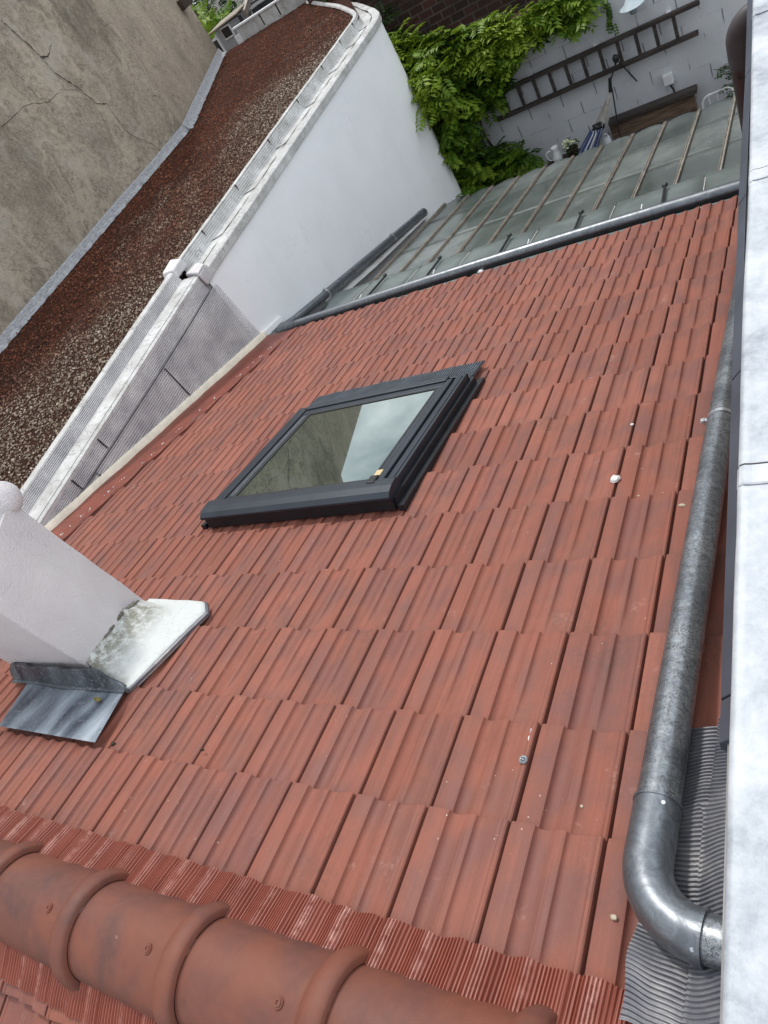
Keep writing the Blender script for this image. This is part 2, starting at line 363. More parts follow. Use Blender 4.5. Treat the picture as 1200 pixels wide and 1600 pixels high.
def m_oldcap():
    a = Mat('cracked_white_coping', .8, spec=.25); n = a.noise(4, 7, .7)
    c = a.ramp(n, [(.3, (.36, .35, .33, 1)), (.55, (.55, .545, .53, 1)), (.75, (.72, .73, .73, 1))])
    c = a.mix(a.ramp(a.noise(30, 6, .8), [(.58, 0.), (.68, .6)]), c, (.2, .19, .18, 1))
    cr = a.math('MULTIPLY', a.line(a.noise(3.4, 5, .6, dist=.5), .5, .006), .8); c = a.mix(cr, c, (.09, .085, .08, 1))
    a.color(c); a.bump(a.noise(30, 6), .4, .01); return a.m
def m_glasscanopy():
    a = Mat('dusty_greenish_glazing', .3, 0, .5); o = a.coord()
    n = a.noise(1.0, 5, .6, a.coord(scale=(1.1, .8, 1))); d = a.noise(30, 6, .8)
    c = a.ramp(n, [(.32, (.10, .12, .113, 1)), (.52, (.165, .188, .178, 1)), (.72, (.29, .315, .30, 1))])
    st = a.noise(1, 6, .7, a.coord(scale=(14, 1.2, 1))); c = a.mix(a.ramp(st, [(.6, 0.), (.8, .3)]), c, (.4, .43, .4, 1))
    sp = a.ramp(a.vor(3.1), [(0, 1.), (.06, 1.), (.08, 0.)]); sp = a.math('MULTIPLY', sp, a.ramp(d, [(.5, 0.), (.6, .5)])); c = a.mix(sp, c, (.6, .62, .6, 1))
    a.color(c); a.rough(a.ramp(n, [(.3, .14), (.7, .26)]))
    t = a.N.new('ShaderNodeBsdfTransparent'); t.inputs[0].default_value = (.55, .68, .62, 1); mx = a.N.new('ShaderNodeMixShader')
    a.L.new(a.ramp(n, [(.3, .30), (.7, .12)]), mx.inputs[0]); out = a.N['Material Output']
    a.L.new(a.b.outputs[0], mx.inputs[1]); a.L.new(t.outputs[0], mx.inputs[2]); a.L.new(mx.outputs[0], out.inputs[0]); return a.m
def m_winglass():
    a = Mat('dark_reflective_glass', .015, 0, .9); a.b.inputs['IOR'].default_value = 3.0; a.b.inputs['Specular Tint'].default_value = (.86, 1, .93, 1)
    a.color((.016, .027, .020, 1)); a.b.inputs['Coat Weight'].default_value = .6; a.b.inputs['Coat Roughness'].default_value = .01
    return a.m
def m_leaf(name, A, B, C):
    a = Mat(name, .5, 0, .35); at = a.sep(a.attr('tv'))
    a.color(a.ramp(at[0], [(0, A), (.5, B), (1, C)]))
    a.b.inputs['Subsurface Weight'].default_value = 0
    tr = a.N.new('ShaderNodeBsdfTranslucent'); a.L.new(a.ramp(at[0], [(0, A), (.5, B), (1, C)]), tr.inputs[0])
    mx = a.N.new('ShaderNodeMixShader'); mx.inputs[0].default_value = .3
    a.L.new(a.b.outputs[0], mx.inputs[1]); a.L.new(tr.outputs[0], mx.inputs[2]); a.L.new(mx.outputs[0], a.N['Material Output'].inputs[0]); return a.m
def m_wood(name, c1, c2, sc=(3, 30, 30)):
    a = Mat(name, .8, 0, .25); n = a.noise(1, 6, .65, a.coord(scale=sc), .4); a.color(a.ramp(n, [(.32, c1), (.68, c2)])); a.bump(n, .4, .004); return a.m

TILE = m_tile(); RIDGE = m_ridge(); REDP = m_paint_red(); ROLL = m_roll(); GALV3 = m_galv('galvanised_eaves_pipe', .15, .36, 26, .3); GALV = m_galv('galvanised_steel', .13, .62, 52); GALV2 = m_galv('galvanised_pipe_dull', .17, .44, 22, 0.)
WHITE = m_white_render(); CHIM = m_chimney(); CONC = m_concrete(); TAN = m_concrete(1); BED = m_gravelbed(); STONE = m_stones()
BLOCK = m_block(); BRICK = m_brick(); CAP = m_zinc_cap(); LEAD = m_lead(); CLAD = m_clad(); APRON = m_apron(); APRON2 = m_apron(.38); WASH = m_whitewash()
GRIME = m_grime(); OLDCAP = m_oldcap(); CGLASS = m_glasscanopy(); WGLASS = m_winglass()
DARKM = m_plain('dark_grey_aluminium', (.024, .031, .042, 1), .38, .35, .2, 5, .05)
BLACKM = m_plain('black_flashing', (.012, .014, .018, 1), .45, .2, .3, 9, .05)
FASC = m_plain('slate_grey_fascia', (.075, .085, .11, 1), .5, .2, .2, 4, .05)
CREAM = m_plain('cream_painted_batten', (.88, .81, .66, 1), .6, 0, .12, 10, .1)
STEEL = m_plain('bright_steel', (.62, .64, .66, 1), .3, .9, .15, 20, .05)
BLACK = m_plain('black_rubber', (.012, .012, .013, 1), .5, 0, .3, 20, .1)
BROWNP = m_plain('brown_pipe', (.055, .030, .027, 1), .45, 0, .25, 6, .05)
BROWNEL = m_plain('grey_brown_elbow', (.060, .050, .052, 1), .5, 0, .25, 6, .05)
MASON = m_plain('grey_masonry', (.3, .29, .28, 1), .9, 0, .3, 6, .4)
WHITEP = m_plain('white_plastic', (.75, .76, .76, 1), .4, 0, .06, 10, 0)
MUD = m_plain('garden_ground', (.09, .085, .07, 1), .95, 0, .4, 2, .5)
YELLOW = m_plain('tan_sticker', (.62, .47, .25, 1), .5, 0, .1, 30, 0)
BARM = m_plain('aged_glazing_bar', (.25, .21, .17, 1), .5, .15, .35, 7, .1)
BARW = m_plain('pale_bar_line', (.50, .49, .46, 1), .5, .1, .25, 7, .1)
SLATE = m_plain('dark_slates', (.028, .031, .038, 1), .6, 0, .4, 5, .3)
SHEDW = m_plain('pale_grey_render', (.30, .31, .34, 1), .85, 0, .12, 3, .2)
LADW = m_wood('dark_weathered_wood', (.03, .024, .022, 1), (.085, .07, .062, 1))
PALW = m_wood('brown_pallet_wood', (.07, .045, .032, 1), (.28, .19, .13, 1))
TRUNK = m_wood('vine_wood', (.03, .022, .016, 1), (.09, .065, .045, 1), (8, 8, 3))
LEAFV = m_leaf('vine_leaves', (.018, .05, .008, 1), (.075, .165, .014, 1), (.24, .34, .028, 1))
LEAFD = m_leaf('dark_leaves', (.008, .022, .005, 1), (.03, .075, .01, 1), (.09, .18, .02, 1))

FLASH = m_plain('canopy_flashing', (.14, .168, .16, 1), .5, .1, .25, 3, .1)
def m_basef():
    a = Mat('grey_base_flashing', .85, spec=.2); at = a.sep(a.attr('tv')); n = a.noise(18, 6, .75)
    c = a.ramp(a.noise(1, 5, .7, a.coord(scale=(20, 20, 60))), [(.3, (.20, .20, .215, 1)), (.7, (.46, .46, .47, 1))])
    big = a.noise(2.2, 3); k = a.ramp(a.math('ADD', a.math('MULTIPLY', at[0], .5), a.math('ADD', a.math('MULTIPLY', n, .9), a.math('MULTIPLY', big, .5))), [(1.0, 0.), (1.06, 1.)])
    a.color(a.mix(k, c, (.012, .012, .014, 1))); a.bump(n, .5, .01); return a.m
BASEF = m_basef()
CRACKM = m_plain('crack_dark', (.035, .03, .024, 1), .95, 0, .3, 9, 0)
PLEATD = m_plain('pleated_grey_flashing', (.12, .135, .155, 1), .45, .2, .3, 9, .1)
CORDM = m_plain('natural_cord', (.45, .41, .36, 1), .8, 0, .2, 20, 0)
HAMB = m_plain('blue_fabric', (.045, .075, .20, 1), .9, 0, .2, 12, 0)
WHITEF = m_plain('white_fabric', (.55, .56, .6, 1), .9, 0, .1, 9, 0)
FLOW = m_plain('cream_flowers', (.62, .64, .42, 1), .8, 0, .2, 30, 0)
LAMPW = m_plain('pale_blue_enamel', (.5, .58, .62, 1), .4, 0, .1, 8, 0)
LAMPG = m_plain('grey_glass_globe', (.3, .34, .36, 1), .15, 0, .1, 8, 0)
WHITES = m_plain('white_stone', (.72, .70, .68, 1), .8, 0, .12, 60, .2)
CREAMS = m_plain('beige_stone', (.50, .42, .32, 1), .8, 0, .25, 60, .2)
GREYS = m_plain('grey_mortar', (.33, .36, .38, 1), .6, 0, .3, 60, .2)
DRYL = m_plain('dry_leaf_brown', (.20, .15, .04, 1), .8, 0, .3, 60, .2)
MOSS = m_plain('dark_moss', (.035, .025, .015, 1), .9, 0, .4, 60, .5)
SHEDR = m_plain('beige_roof_edge', (.26, .22, .17, 1), .8, 0, .2, 6, .2)
# ------------------------------------------------------------------ ground
g = MB(); g.box((-60, -40, -4.9), (60, 120, -4.6)); tag(g.build('ground', MUD), kind='structure')

# ------------------------------------------------------------------ tiled roof house
TW, TL = .2308, .335
house = thing('tiled_house', 'house under a red clay tiled roof with a dark framed skylight and a white chimney', 'house', (-2, 2, -4.6))
PROF = [(0, -.004), (.003, .0120), (.015, .0138), (.15, .0142), (.250, .0138), (.261, .0128), (.274, .0055), (.290, .0012), (.315, -.0016), (.35, -.0022), (.40, -.0002), (.455, .0045), (.487, .0092), (.50, .0086), (.52, .0112), (.575, .0118),
        (.588, .0105), (.599, .0055), (.614, .0018), (.64, .0), (.69, .0008), (.76, .0045), (.82, .0095), (.86, .0125), (.885, .013), (.897, .0118), (.91, .0150), (.94, .0158), (.957, .013), (.968, -.008), (1., -.012)]
VS = [0, .06, .13, .22, .45, .7, .93, .975, 1.0]
def add_tile(mb, fn, x0, yl, L=.40, cl=None, cr=None, h=.024, jit0=False):
    r1, r2 = random.random(), random.random(); mb.cur = (r1, r2, 0, 1)
    jx = random.uniform(-.0012, .0012); jy = random.uniform(-.003, .003); jz = random.uniform(-.0012, .0014); tw = random.uniform(-.0016, .0016)
    rows = []
    for v in VS:
        vis = (v*L-(L-TL))/TL                     # 0 where the tile comes out from under the one above
        s = smooth(vis/.16) if L > .3 else 1
        row = []
        for u, z in PROF:
            uu = u; zz = z
            if .44 < u < .90 and L > .3:            # the two pans end in a rounded corner at the head of the tile
                e1 = smooth((vis-.02-.10*max(0, (.74-u)/.15)**2*(u > .58))/.07); zz = z*e1+(.0118 if u < .83 else z)*(1-e1)
            x = x0+uu*TW+jx
            if cl is not None: x = max(x, cl)
            if cr is not None: x = min(x, cr)
            e = -.0025*smooth((v-.96)/.04)           # rounded nose
            row.append(fn(x, yl-L*(1-v)+jy, zz-.012+h*(vis-1)+jz+e+tw*(u-.5)))
        rows.append(row)
    ids = mb.loft(rows)
    # nose face under the lower edge
    nose = []
    for k, (u, z) in enumerate(PROF):
        x = x0+u*TW+jx
        if cl is not None: x = max(x, cl)
        if cr is not None: x = min(x, cr)
        nose.append(mb.add(fn(x, yl+jy, z-.012-.017+jz)))
    for k in range(len(PROF)-1): mb.face((ids[-1][k], ids[-1][k+1], nose[k+1], nose[k]))
tb = MB(); CUT = -3.875
for j in range(0, 15):
    yl = .05 if j == 0 else (4.635 if j == 14 else j*TL)
    for k in range(-17, 2):
        x0 = k*TW; cl = cr = None
        if k == -17: cl = CUT+random.uniform(-.006, .006)
        if k == 1: cr = .262
        if -3.70 < x0+TW and x0 < CUT-TW: continue
        if -2.38 < x0 and x0+TW < -1.25 and 1.52 < yl-.38 and yl < 2.5: continue   # window opening
        if j == 0: add_tile(tb, rp, x0, yl, .305, cl, cr, jit0=True)
        else: add_tile(tb, rp, x0, yl, .405, cl, cr)
tb.build('roof_tiles', TILE, house, auto=38, cols=True)
dk = MB(); dk.box((-4.29, -.40, -.16), (.25, 4.62, -.045), rp); dk.build('roof_deck', BLACKM, house)
# rear slope
ZR = .118; YC = -.44
def rr(x, d, z=0.): return Vector((x, YC-d*CP-z*SP, ZR-d*SP+z*CP))
rb = MB()
for j in range(0, 4):
    for k in range(-15, 2): add_tile(rb, lambda x, y, z: rr(-x-1.6, y, z), k*TW+.3, .255+j*TL, .40 if j else .25)
rb.build('rear_roof_tiles', TILE, house, auto=38, cols=True)
# red painted strip between tiles and cladding
fs = MB(); rows = []
for i in range(70):
    y = .2+4.45*i/69; row = []
    for j in range(7):
        x = -4.30+j*.078; xx = min(x, CUT+.03)
        row.append(rp(xx, y, -.012+.004*math.sin(y*9+j)*math.sin(y*3.7)+.004*noise.noise(Vector((x*9, y*9, 0)))+(.004 if j == 2 else 0)))
    rows.append(row)
fs.loft(rows); fs.build('side_gutter_flashing', REDP, house, smooth=True)
# pleated ridge rolls
def tile_h(x):
    u = (x/TW) % 1
    for (a, za), (b, zb) in zip(PROF, PROF[1:]):
        if a <= u <= b: return za+(zb-za)*(u-a)/max(b-a, 1e-6)
    return 0
def roll(fn, x0, x1, d0, d1, lift, hf, name):
    mb = MB(); n = int((x1-x0)/.0022); rows = []; scs = []
    hs = [hf(x0+(x1-x0)*i/n) for i in range(n+1)]
    k = 5; hs = [sum(hs[max(0, i-k):i+k+1])/len(hs[max(0, i-k):i+k+1]) for i in range(n+1)]
    for i in range(n+1):
        x = x0+(x1-x0)*i/n; ple = (.0, .0, -.0062, -.0062)[i % 4]*(1+.4*noise.noise(Vector((x*20, 0, 0)))); row = []
        uq = (x/TW) % 1; sc = max(math.exp(-((uq-.14)/.05)**2), math.exp(-((uq-.56)/.05)**2))*.7*max(0, noise.noise(Vector((x*2.7, 5, 0)))*1.2+.6)
        scs.append(max(0, sc)); base = []
        for j in range(7):
            t = j/6; d = d0+(d1-d0)*t+(.006*noise.noise(Vector((x*14, 3, 0))) if j == 0 else 0)
            z = hs[i]*(1-.25*t)+lift*t-.010+ple+.008+.002*noise.noise(Vector((x*5, t*3, 1)))
            base.append(fn(x+.004*math.sin(t*3)*noise.noise(Vector((x*3, 0, 2))), d, z))
        rows.append(base)
    ids = mb.loft(rows)
    for sc, r_ in zip(scs, ids):
        for q in r_: mb.col[q] = (sc, 0, 0, 1)
    return mb.build(name, ROLL, house, cols=True)
roll(rp, -4.2, .26, -.240, -.40, .02, tile_h, 'ridge_roll')
roll(rr, -3.2, .26, .225, .08, .02, lambda x: tile_h(-x-1.6-.3), 'ridge_roll')
# ridge tiles
def ridge_tile(x0, first=False):
    """barrel from x0 to x0+.45 with its collar at the right end"""
    mb = MB(); rows = []; jr = random.uniform(-.001, .001); mb.cur = (random.random(), 0, 0, 1)
    def sec(x, dr, wob=0): 
        return [Vector((x, YC-.012+(.128+dr)*math.cos(math.pi*k/28), .066+jr+(.128+dr)*math.sin(math.pi*k/28)**.92)) for k in range(29)]
    L = .418
    for t, dr in ((0, 0), (.02, .0), (.5, .002), (.82, .004), (.835, .0045), (.848, .010), (.868, .019), (.90, .0255), (.935, .027), (.97, .025), (.99, .021), (1.0, .016)):
        rows.append(sec(x0+t*(L+.012), dr))
    rows.append(sec(x0+L+.012, .002)); rows.append(sec(x0+L+.004, -.004))
    mb.loft(rows); o = mb.build('ridge_tile', RIDGE, house, auto=50, cols=True)
    sb = MB(); c = Vector((x0+L+.012-.125, YC-.008, .199+jr))
    sb.ring(c, (0, 0, 1), .0, .0125, .004, 20); sb.ring(c+Vector((0, 0, .003)), (0, 0, 1), .0045, .0085, .003, 16); sb.build('screw', RIDGE, o, smooth=False)
    return o
for k in range(-5, 4): ridge_tile(-1.31-.43+.43*k)

# ------------------------------------------------------------------ skylight (part of the house)
def bar(mb, x0, x1, y0, y1, z0, z1): mb.box((x0, y0, z0), (x1, y1, z1), rp)
fr = MB()
X0, X1, Y0, Y1 = -2.405, -1.205, 1.40, 2.50
gx0, gx1, gy0, gy1 = -2.245, -1.335, 1.515, 2.375
fr.box((X0, Y0+.03, 0), (X0+.018, Y1, .088), rp); fr.box((X1-.018, Y0+.03, 0), (X1, Y1, .088), rp)
fr.box((X0, Y1-.018, .0), (X1, Y1, .086), rp)
sky_frame = fr.build('skylight', DARKM, house, bevel=.003)
for a, b, c, d, z0, z1, nm in ((X0+.019, X0+.062, Y0+.06, Y1-.02, .02, .090, 'side_cover'), (X0+.066, X0+.10, Y0+.06, Y1-.06, .02, .101, 'side_cover'), (X0+.104, gx0, Y0+.07, gy1, .02, .095, 'sash_bar'),
                           (X1-.058, X1-.019, Y0+.06, Y1-.02, .02, .090, 'side_cover'), (X1-.096, X1-.062, Y0+.06, Y1-.06, .02, .101, 'side_cover'), (gx1, X1-.100, Y0+.07, gy1, .02, .095, 'sash_bar'),
                           (X0+.104, X1-.1, gy1+.001, gy1+.05, .02, .096, 'top_cover'), (X0+.103, X1-.099, gy1+.053, Y1-.021, .02, .104, 'top_cover')):
    m = MB(); bar(m, a, b, c, d, z0, z1); m.build(nm, DARKM, sky_frame, bevel=.004)
bc = MB()                                                     # the sloping cover along the bottom edge
prof = [(Y0-.012, .058), (Y0-.012, .070), (Y0+.012, .088), (Y0+.05, .099), (Y0+.09, .103), (gy0-.004, .098), (gy0-.004, .03), (Y0+.02, .03)]
bc.loft([[rp(x, y, z) for y, z in prof] for x in (X0-.012, X1+.008)], True, True); bc.build('bottom_cover', DARKM, sky_frame, bevel=.002)
sk = MB(); bar(sk, X0-.004, X1+.004, Y0+.004, Y0+.028, -.01, .056); sk.build('front_skirt', BLACKM, sky_frame, bevel=.003)
for s, xa in ((-1, X0), (1, X1)):
    sf = MB(); a, b = sorted((xa+s*.002, xa+s*.022)); bar(sf, a, b, Y0+.02, Y1+.02, -.012, .050); sf.build('side_flashing', BLACKM, sky_frame)
    sf = MB(); a, b = sorted((xa+s*.023, xa+s*.055)); bar(sf, a, b, Y0+.0, Y1+.06, -.014, .0165); sf.build('flashing_foot', BLACKM, sky_frame)
gm = MB(); gm.box((gx0, gy0, 0), (gx1, gy1, 1), lambda x, y, z: rp(x, y, .0905-.000*(y-gy0)/(gy1-gy0)-(.005 if z < .5 else 0))); gm.build('glass', WGLASS, sky_frame)
gk = MB()
for a, b, c, d in ((gx0, gx0+.012, gy0, gy1), (gx1-.012, gx1, gy0, gy1), (gx0+.0125, gx1-.0125, gy1-.012, gy1), (gx0+.0125, gx1-.0125, gy0, gy0+.010)): bar(gk, a, b, c, d, .0908, .0945)
gk.build('gasket', BLACK, sky_frame)
ln = MB(); bar(ln, gx0-.02, gx0-.016, gy0+.02, gy1-.02, .0953, .0965); bar(ln, gx0-.035, gx0-.032, gy0+.02, gy1-.02, .0953, .0965); ln.build('glazing_trim', STEEL, sky_frame)
rows = []; tf = MB(); n = 280
for i in range(n+1):
    x = X0-.05+(X1-X0+.035)*i/n; p = (.007, .007, -.008, -.008)[i % 4]; rows.append([rp(x, Y1+.0, .045+p*.3), rp(x, Y1+.05, .030+p), rp(x, Y1+.12, .022+p), rp(x, Y1+.285+.012*noise.noise(Vector((x*8, 0, 0))), .016+p)])
tf.loft(rows); tf.build('top_flashing', PLEATD, sky_frame)
cc = MB(); bar(cc, X1-.145, X1-.10, Y0+.075, Y0+.135, .0958, .108); cc.build('corner_cap', BLACK, sky_frame, bevel=.006)
st = MB(); bar(st, X1-.135, X1-.10, Y0+.140, Y0+.185, .0975, .1005); st.build('sticker', YELLOW, sky_frame)
for xx in ():
    hb = MB(); hb.ring(rp(xx, Y1-.005, .1), (0, 0, 1), 0, .006, .006, 10); hb.build('screw', STEEL, sky_frame)

# ------------------------------------------------------------------ chimney (part of the house)
def wz(p, z): return Vector((p[0], p[1], z))
base = [(-2.240, .362), (-2.232, .60), (-2.338, .788), (-2.86, .765), (-2.80, .337)]
cb = MB(); ring = []
def rnd_poly(P, r=.02, n=4):
    out = []
    for i in range(len(P)):
        a, b, c = Vector(P[i-1]), Vector(P[i]), Vector(P[(i+1) % len(P)]); rr_ = r[i] if isinstance(r, list) else r
        u = (a-b).normalized()*rr_; v = (c-b).normalized()*rr_
        for k in range(n+1):
            t = k/n; out.append((b+u)*(1-t)**2+b*2*t*(1-t)+(b+v)*t*t)
    return out
P = rnd_poly(base, [.012, .045, .02, .02, .02], 5)
rows = []
for i in range(24):
    z = -.35+(.60+.35)*i/23
    rows.append([Vector((p.x+.004*noise.noise(Vector((p.x*7, p.y*7, z*7))), p.y+.004*noise.noise(Vector((p.x*7, p.y*7, z*7+9))), z)) for p in P])
cb.loft(rows, True, True); chim = cb.build('chimney', CHIM, house, smooth=False, auto=50)
tp = MB(); Pt = rnd_poly(base, .03, 5); c0 = sum(Pt, Vector((0, 0)))/len(Pt); rows = []
for k in range(15):
    a = -math.pi/2+math.pi*k/14; off = .006*math.cos(a)-.022; rows.append([Vector((c0.x+(p.x-c0.x)*(1+off/.27), c0.y+(p.y-c0.y)*(1+off/.22), .625+.055*math.sin(a)+.004*noise.noise(Vector((p.x*20, p.y*20, k*.4))))) for p in Pt])
tp.loft(rows, True, True); tp.build('chimney_cap', CHIM, chim, auto=60)
tp = MB(); tp.blob((-2.372, .775, .612), .082, 22, .012, (1, 1, .95)); tp.build('mortar_knob', CHIM, chim, smooth=True)
def sheet(mb, pts_, th=.006, fn=None):
    top = [Vector(p) for p in pts_]; nrm = (top[1]-top[0]).cross(top[2]-top[0]).normalized()
    if nrm.z < 0: nrm = -nrm
    mb.quadbox([p-nrm*th for p in top], top)
# white painted flashing beside the chimney, sloping up onto it
wf = MB(); N1, N2 = 26, 12; rows = []
outer = [(-2.10, .33, .018), (-1.962, .300, .018), (-1.925, .46, .02), (-1.893, .620, .02), (-1.862, .735, .022), (-1.925, .800, .022), (-2.10, .812, .02), (-2.33, .822, .02)]
inner = [(-2.238, .368, .09), (-2.238, .400, .10), (-2.245, .50, .115), (-2.255, .60, .12), (-2.262, .655, .12), (-2.285, .70, .10), (-2.31, .745, .08), (-2.335, .79, .05)]
def lerp(P, t):
    f = t*(len(P)-1); i = min(int(f), len(P)-2); return Vector(P[i])*(1-(f-i))+Vector(P[i+1])*(f-i)
for i in range(N1+1):
    a = lerp(outer, i/N1); b = lerp(inner, i/N1); row = []
    for j in range(N2+1):
        t = j/N2; wf.dummy = 0; p = a*(1-t)+b*t; z = a.z*(1-t)+b.z*(t**2.2)+.006*noise.noise(Vector((p.x*14, p.y*14, 0)))*(1-t)
        row.append(rp(p.x, p.y, z))
    rows.append([rp(a.x, a.y, a.z-.03)]+row)
ids = wf.loft(rows)
for i, r_ in enumerate(ids):
    for j, q in enumerate(r_): wf.col[q] = (smooth((j/(N2+1)-.42)/.45)*(.9 if i < 20 else .5)+(.6*smooth((i-1)/2)*smooth((6-i)/3) if 2 < j < 8 else 0), 0, 0, 1)
wf.build('painted_flashing', WASH, chim, smooth=True, cols=True)
ge = MB(); eo = outer[1:6]
for (ax, ay, az), (bx, by, bz) in zip(eo, eo[1:]):
    ge.quadbox([rp(ax, ay, .004), rp(bx, by, .004), rp(bx+.012, by+.002, .0), rp(ax+.012, ay+.002, .0)], [rp(ax, ay, az-.004), rp(bx, by, bz-.004), rp(bx+.012, by+.002, .013), rp(ax+.012, ay+.002, .013)])
ge.build('flashing_edge', LEAD, chim)
gr = MB(); rows = []
for i in range(40):
    t = i/39; p = lerp([(-2.225, .345, .055), (-2.232, .40, .085), (-2.238, .50, .11), (-2.25, .62, .125), (-2.262, .69, .11), (-2.30, .76, .08)], t)
    r = .003+.010*noise.noise(Vector((t*14, 1, 0)))*1.2+.006*math.sin(t*3.1)
    c = rp(p.x, p.y, p.z-.01); rows.append([c+Vector((math.cos(a)*r*1.5, 0, math.sin(a)*r*1.2+.006*noise.noise(Vector((t*40, a*3, 2))))) for a in [math.pi*1.35-k*math.pi*1.7/10 for k in range(11)]])
gr.loft(rows); gr.build('mortar_fillet', GRIME, chim, smooth=True)
# zinc apron in front
ap = MB(); rows = []
for i in range(13):
    t = i/12; row = []
    for j in range(9):
        s = j/8; xl = -2.66+(-2.565+2.66)*s; xr = -1.955+(-1.885+1.955)*s; x = xl+(xr-xl)*t
        row.append(rp(x, .285-.232*s, .019+.004*math.sin(t*14)*(1-s)+.003*s))
    rows.append(row)
ap.loft(rows); apn = ap.build('apron_flashing', APRON, chim, smooth=True)
up = MB(); rows = []
for i in range(25):
    t = i/24; x = -2.775+(.825)*t; e = 1-smooth((t-.72)/.28)**1.4; e2 = smooth(t/.06); h = .080*e*(.45+.55*e2)+.004
    yb = .285+.004*math.sin(t*9); w2 = .006*math.sin(t*17)+.004*math.sin(t*41); rows.append([rp(x, yb-.012, .021), rp(x, yb+.004, .024), rp(x-.003, yb+.014+w2*.5, .03+h*.5), rp(x-.006, yb+.022+w2, .026+h), rp(x-.006, yb+.028+w2, .024+h)])
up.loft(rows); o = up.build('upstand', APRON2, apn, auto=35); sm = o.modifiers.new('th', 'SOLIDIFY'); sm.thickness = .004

# house walls under the roof
hw = MB(); hw.box((-4.28, -3.2, -4.6), (.25, 4.35, -1.35)); hw.build('house_wall', MASON, house)

# lead flashing at the foot of the parapet
def pleats(fn, x0, x1, y0, y1, amp, pitch, name, mat, parent, wave, yfun=None, nx=10):
    mb = MB(); n = int((y1-y0)/pitch*4); rows = []
    for i in range(n+1):
        y = y0+(y1-y0)*i/n; p = (amp*.5, amp*.6, -amp, -amp)[i % 4]; row = []
        for j in range(nx+1):
            t = j/nx; xa = x0(y) if callable(x0) else x0; xb = x1(y) if callable(x1) else x1; x = xa+(xb-xa)*t
            row.append(fn(x, y+.009*math.sin(x*30+y*6)+.012*noise.noise(Vector((x*14, y*6, 0))), wave(x, y)+p*(1+.5*noise.noise(Vector((x*12, y*12, 3))))))
        rows.append(row)
    mb.loft(rows); return mb.build(name, mat, parent)
pleats(rp, lambda y: .088+.03*smooth((y-.1)/.2)+.004*math.sin(y*40), lambda y: .205, -.31, .34, .0030, .0095, 'lead_flashing', LEAD, house,
       lambda x, y: .018+.008*math.sin(y*17)+.01*noise.noise(Vector((x*9, y*7, 0)))+.01*smooth((x-.12)/.08))
pleats(rp, lambda y: .193+(.012 if y > .13 else -.004)+.008*smooth((.13-y)/.03), lambda y: .262, -.31, .36, .0028, .0095, 'lead_flashing', LEAD, house,
       lambda x, y: .038+.006*math.sin(y*13)+.5*max(0, x-.2))

# ------------------------------------------------------------------ right parapet wall
par = thing('parapet_wall', 'parapet wall with pale weathered zinc coping along the right edge of the tiled roof', 'wall', (.6, 2, -4.6))
m = MB(); m.box((.266, -1.6, -4.6), (1.05, 9, .17)); m.build('wall', MASON, par)
def capx(y): return -.003+.004*smooth(y/1.2)+.010*smooth((y-1.4)/.8)
def fascx(y): return .010*smooth((y-1.9)/.9)
seams = [-.42-1.31, -.42, .893, 2.203, 3.513, 4.82, 6.13, 7.44, 8.9]
for k, (a, b) in enumerate(zip(seams, seams[1:])):
    mb = MB(); rows = []; n = 14
    for i in range(n+1):
        y = a+(b-a)*i/n; d = .006*(1 if i == n else 0)
        lift = .003*noise.noise(Vector((y*3, 0, 0)))
        wav = .0015*noise.noise(Vector((y*8, 4, 0)))
        rows.append([Vector((.279+wav, y, .150)), Vector((.276+wav, y, .195)), Vector((.280+wav, y, .207)), Vector((.290+wav, y, .2125)), Vector((.305, y, .210+lift)), Vector((.45, y, .209+lift*2)), Vector((.70, y, .211+lift)), Vector((1.09, y, .215)), Vector((1.10, y, .16))])
    for r_ in rows:
        for p in r_: p.x += capx(p.y) if p.x < .5 else 0
    mb.loft(rows); o = mb.build('coping_panel', CAP, par, auto=50)
    sb = MB(); rows = []
    for x, z in ((.2755, .17), (.2755, .198), (.282, .212), (.293, .217), (.31, .2145), (.6, .2145), (1.09, .219)):
        rows.append([Vector((x, b-.062, z-.002)), Vector((x, b-.058, z+.001)), Vector((x, b-.004, z+.0015)), Vector((x, b-.002, z-.004))])
    for r_ in rows:
        for p in r_: p.x += capx(p.y) if p.x < .5 else 0
    sb.loft(rows); sb.build('seam_strip', CAP, o, smooth=False)
    sb = MB(); rows = []
    for x, z in ((.2753, .17), (.2753, .198), (.282, .2122), (.293, .2168), (.31, .2143), (.6, .2143), (1.09, .2188)): rows.append([Vector((x, b-.0018, z-.02)), Vector((x, b-.0018, z)), Vector((x, b+.003, z-.0005)), Vector((x, b+.003, z-.02))])
    for r_ in rows:
        for p in r_: p.x += capx(p.y) if p.x < .5 else 0
    sb.loft(rows); sb.build('seam_gap', BLACK, o)
fj = [.215, .31, 1.25, 2.10, 3.02, 3.93, 4.85, 5.8, 6.8, 8]
for a, b in zip(fj, fj[1:]):
    mb = MB(); mb.quadbox([Vector((.247, a, .13)), Vector((.247, b-.004, .125)), Vector((.272, b-.004, .12)), Vector((.272, a, .12))], [Vector((.250, a, .166)), Vector((.250, b-.004, .163)), Vector((.279, b-.004, .1995)), Vector((.279, a, .1995))])
    mb.v = [(x+fascx(y), y, z) for x, y, z in mb.v]
    mb.build('fascia_strip', FASC, par, bevel=.002)

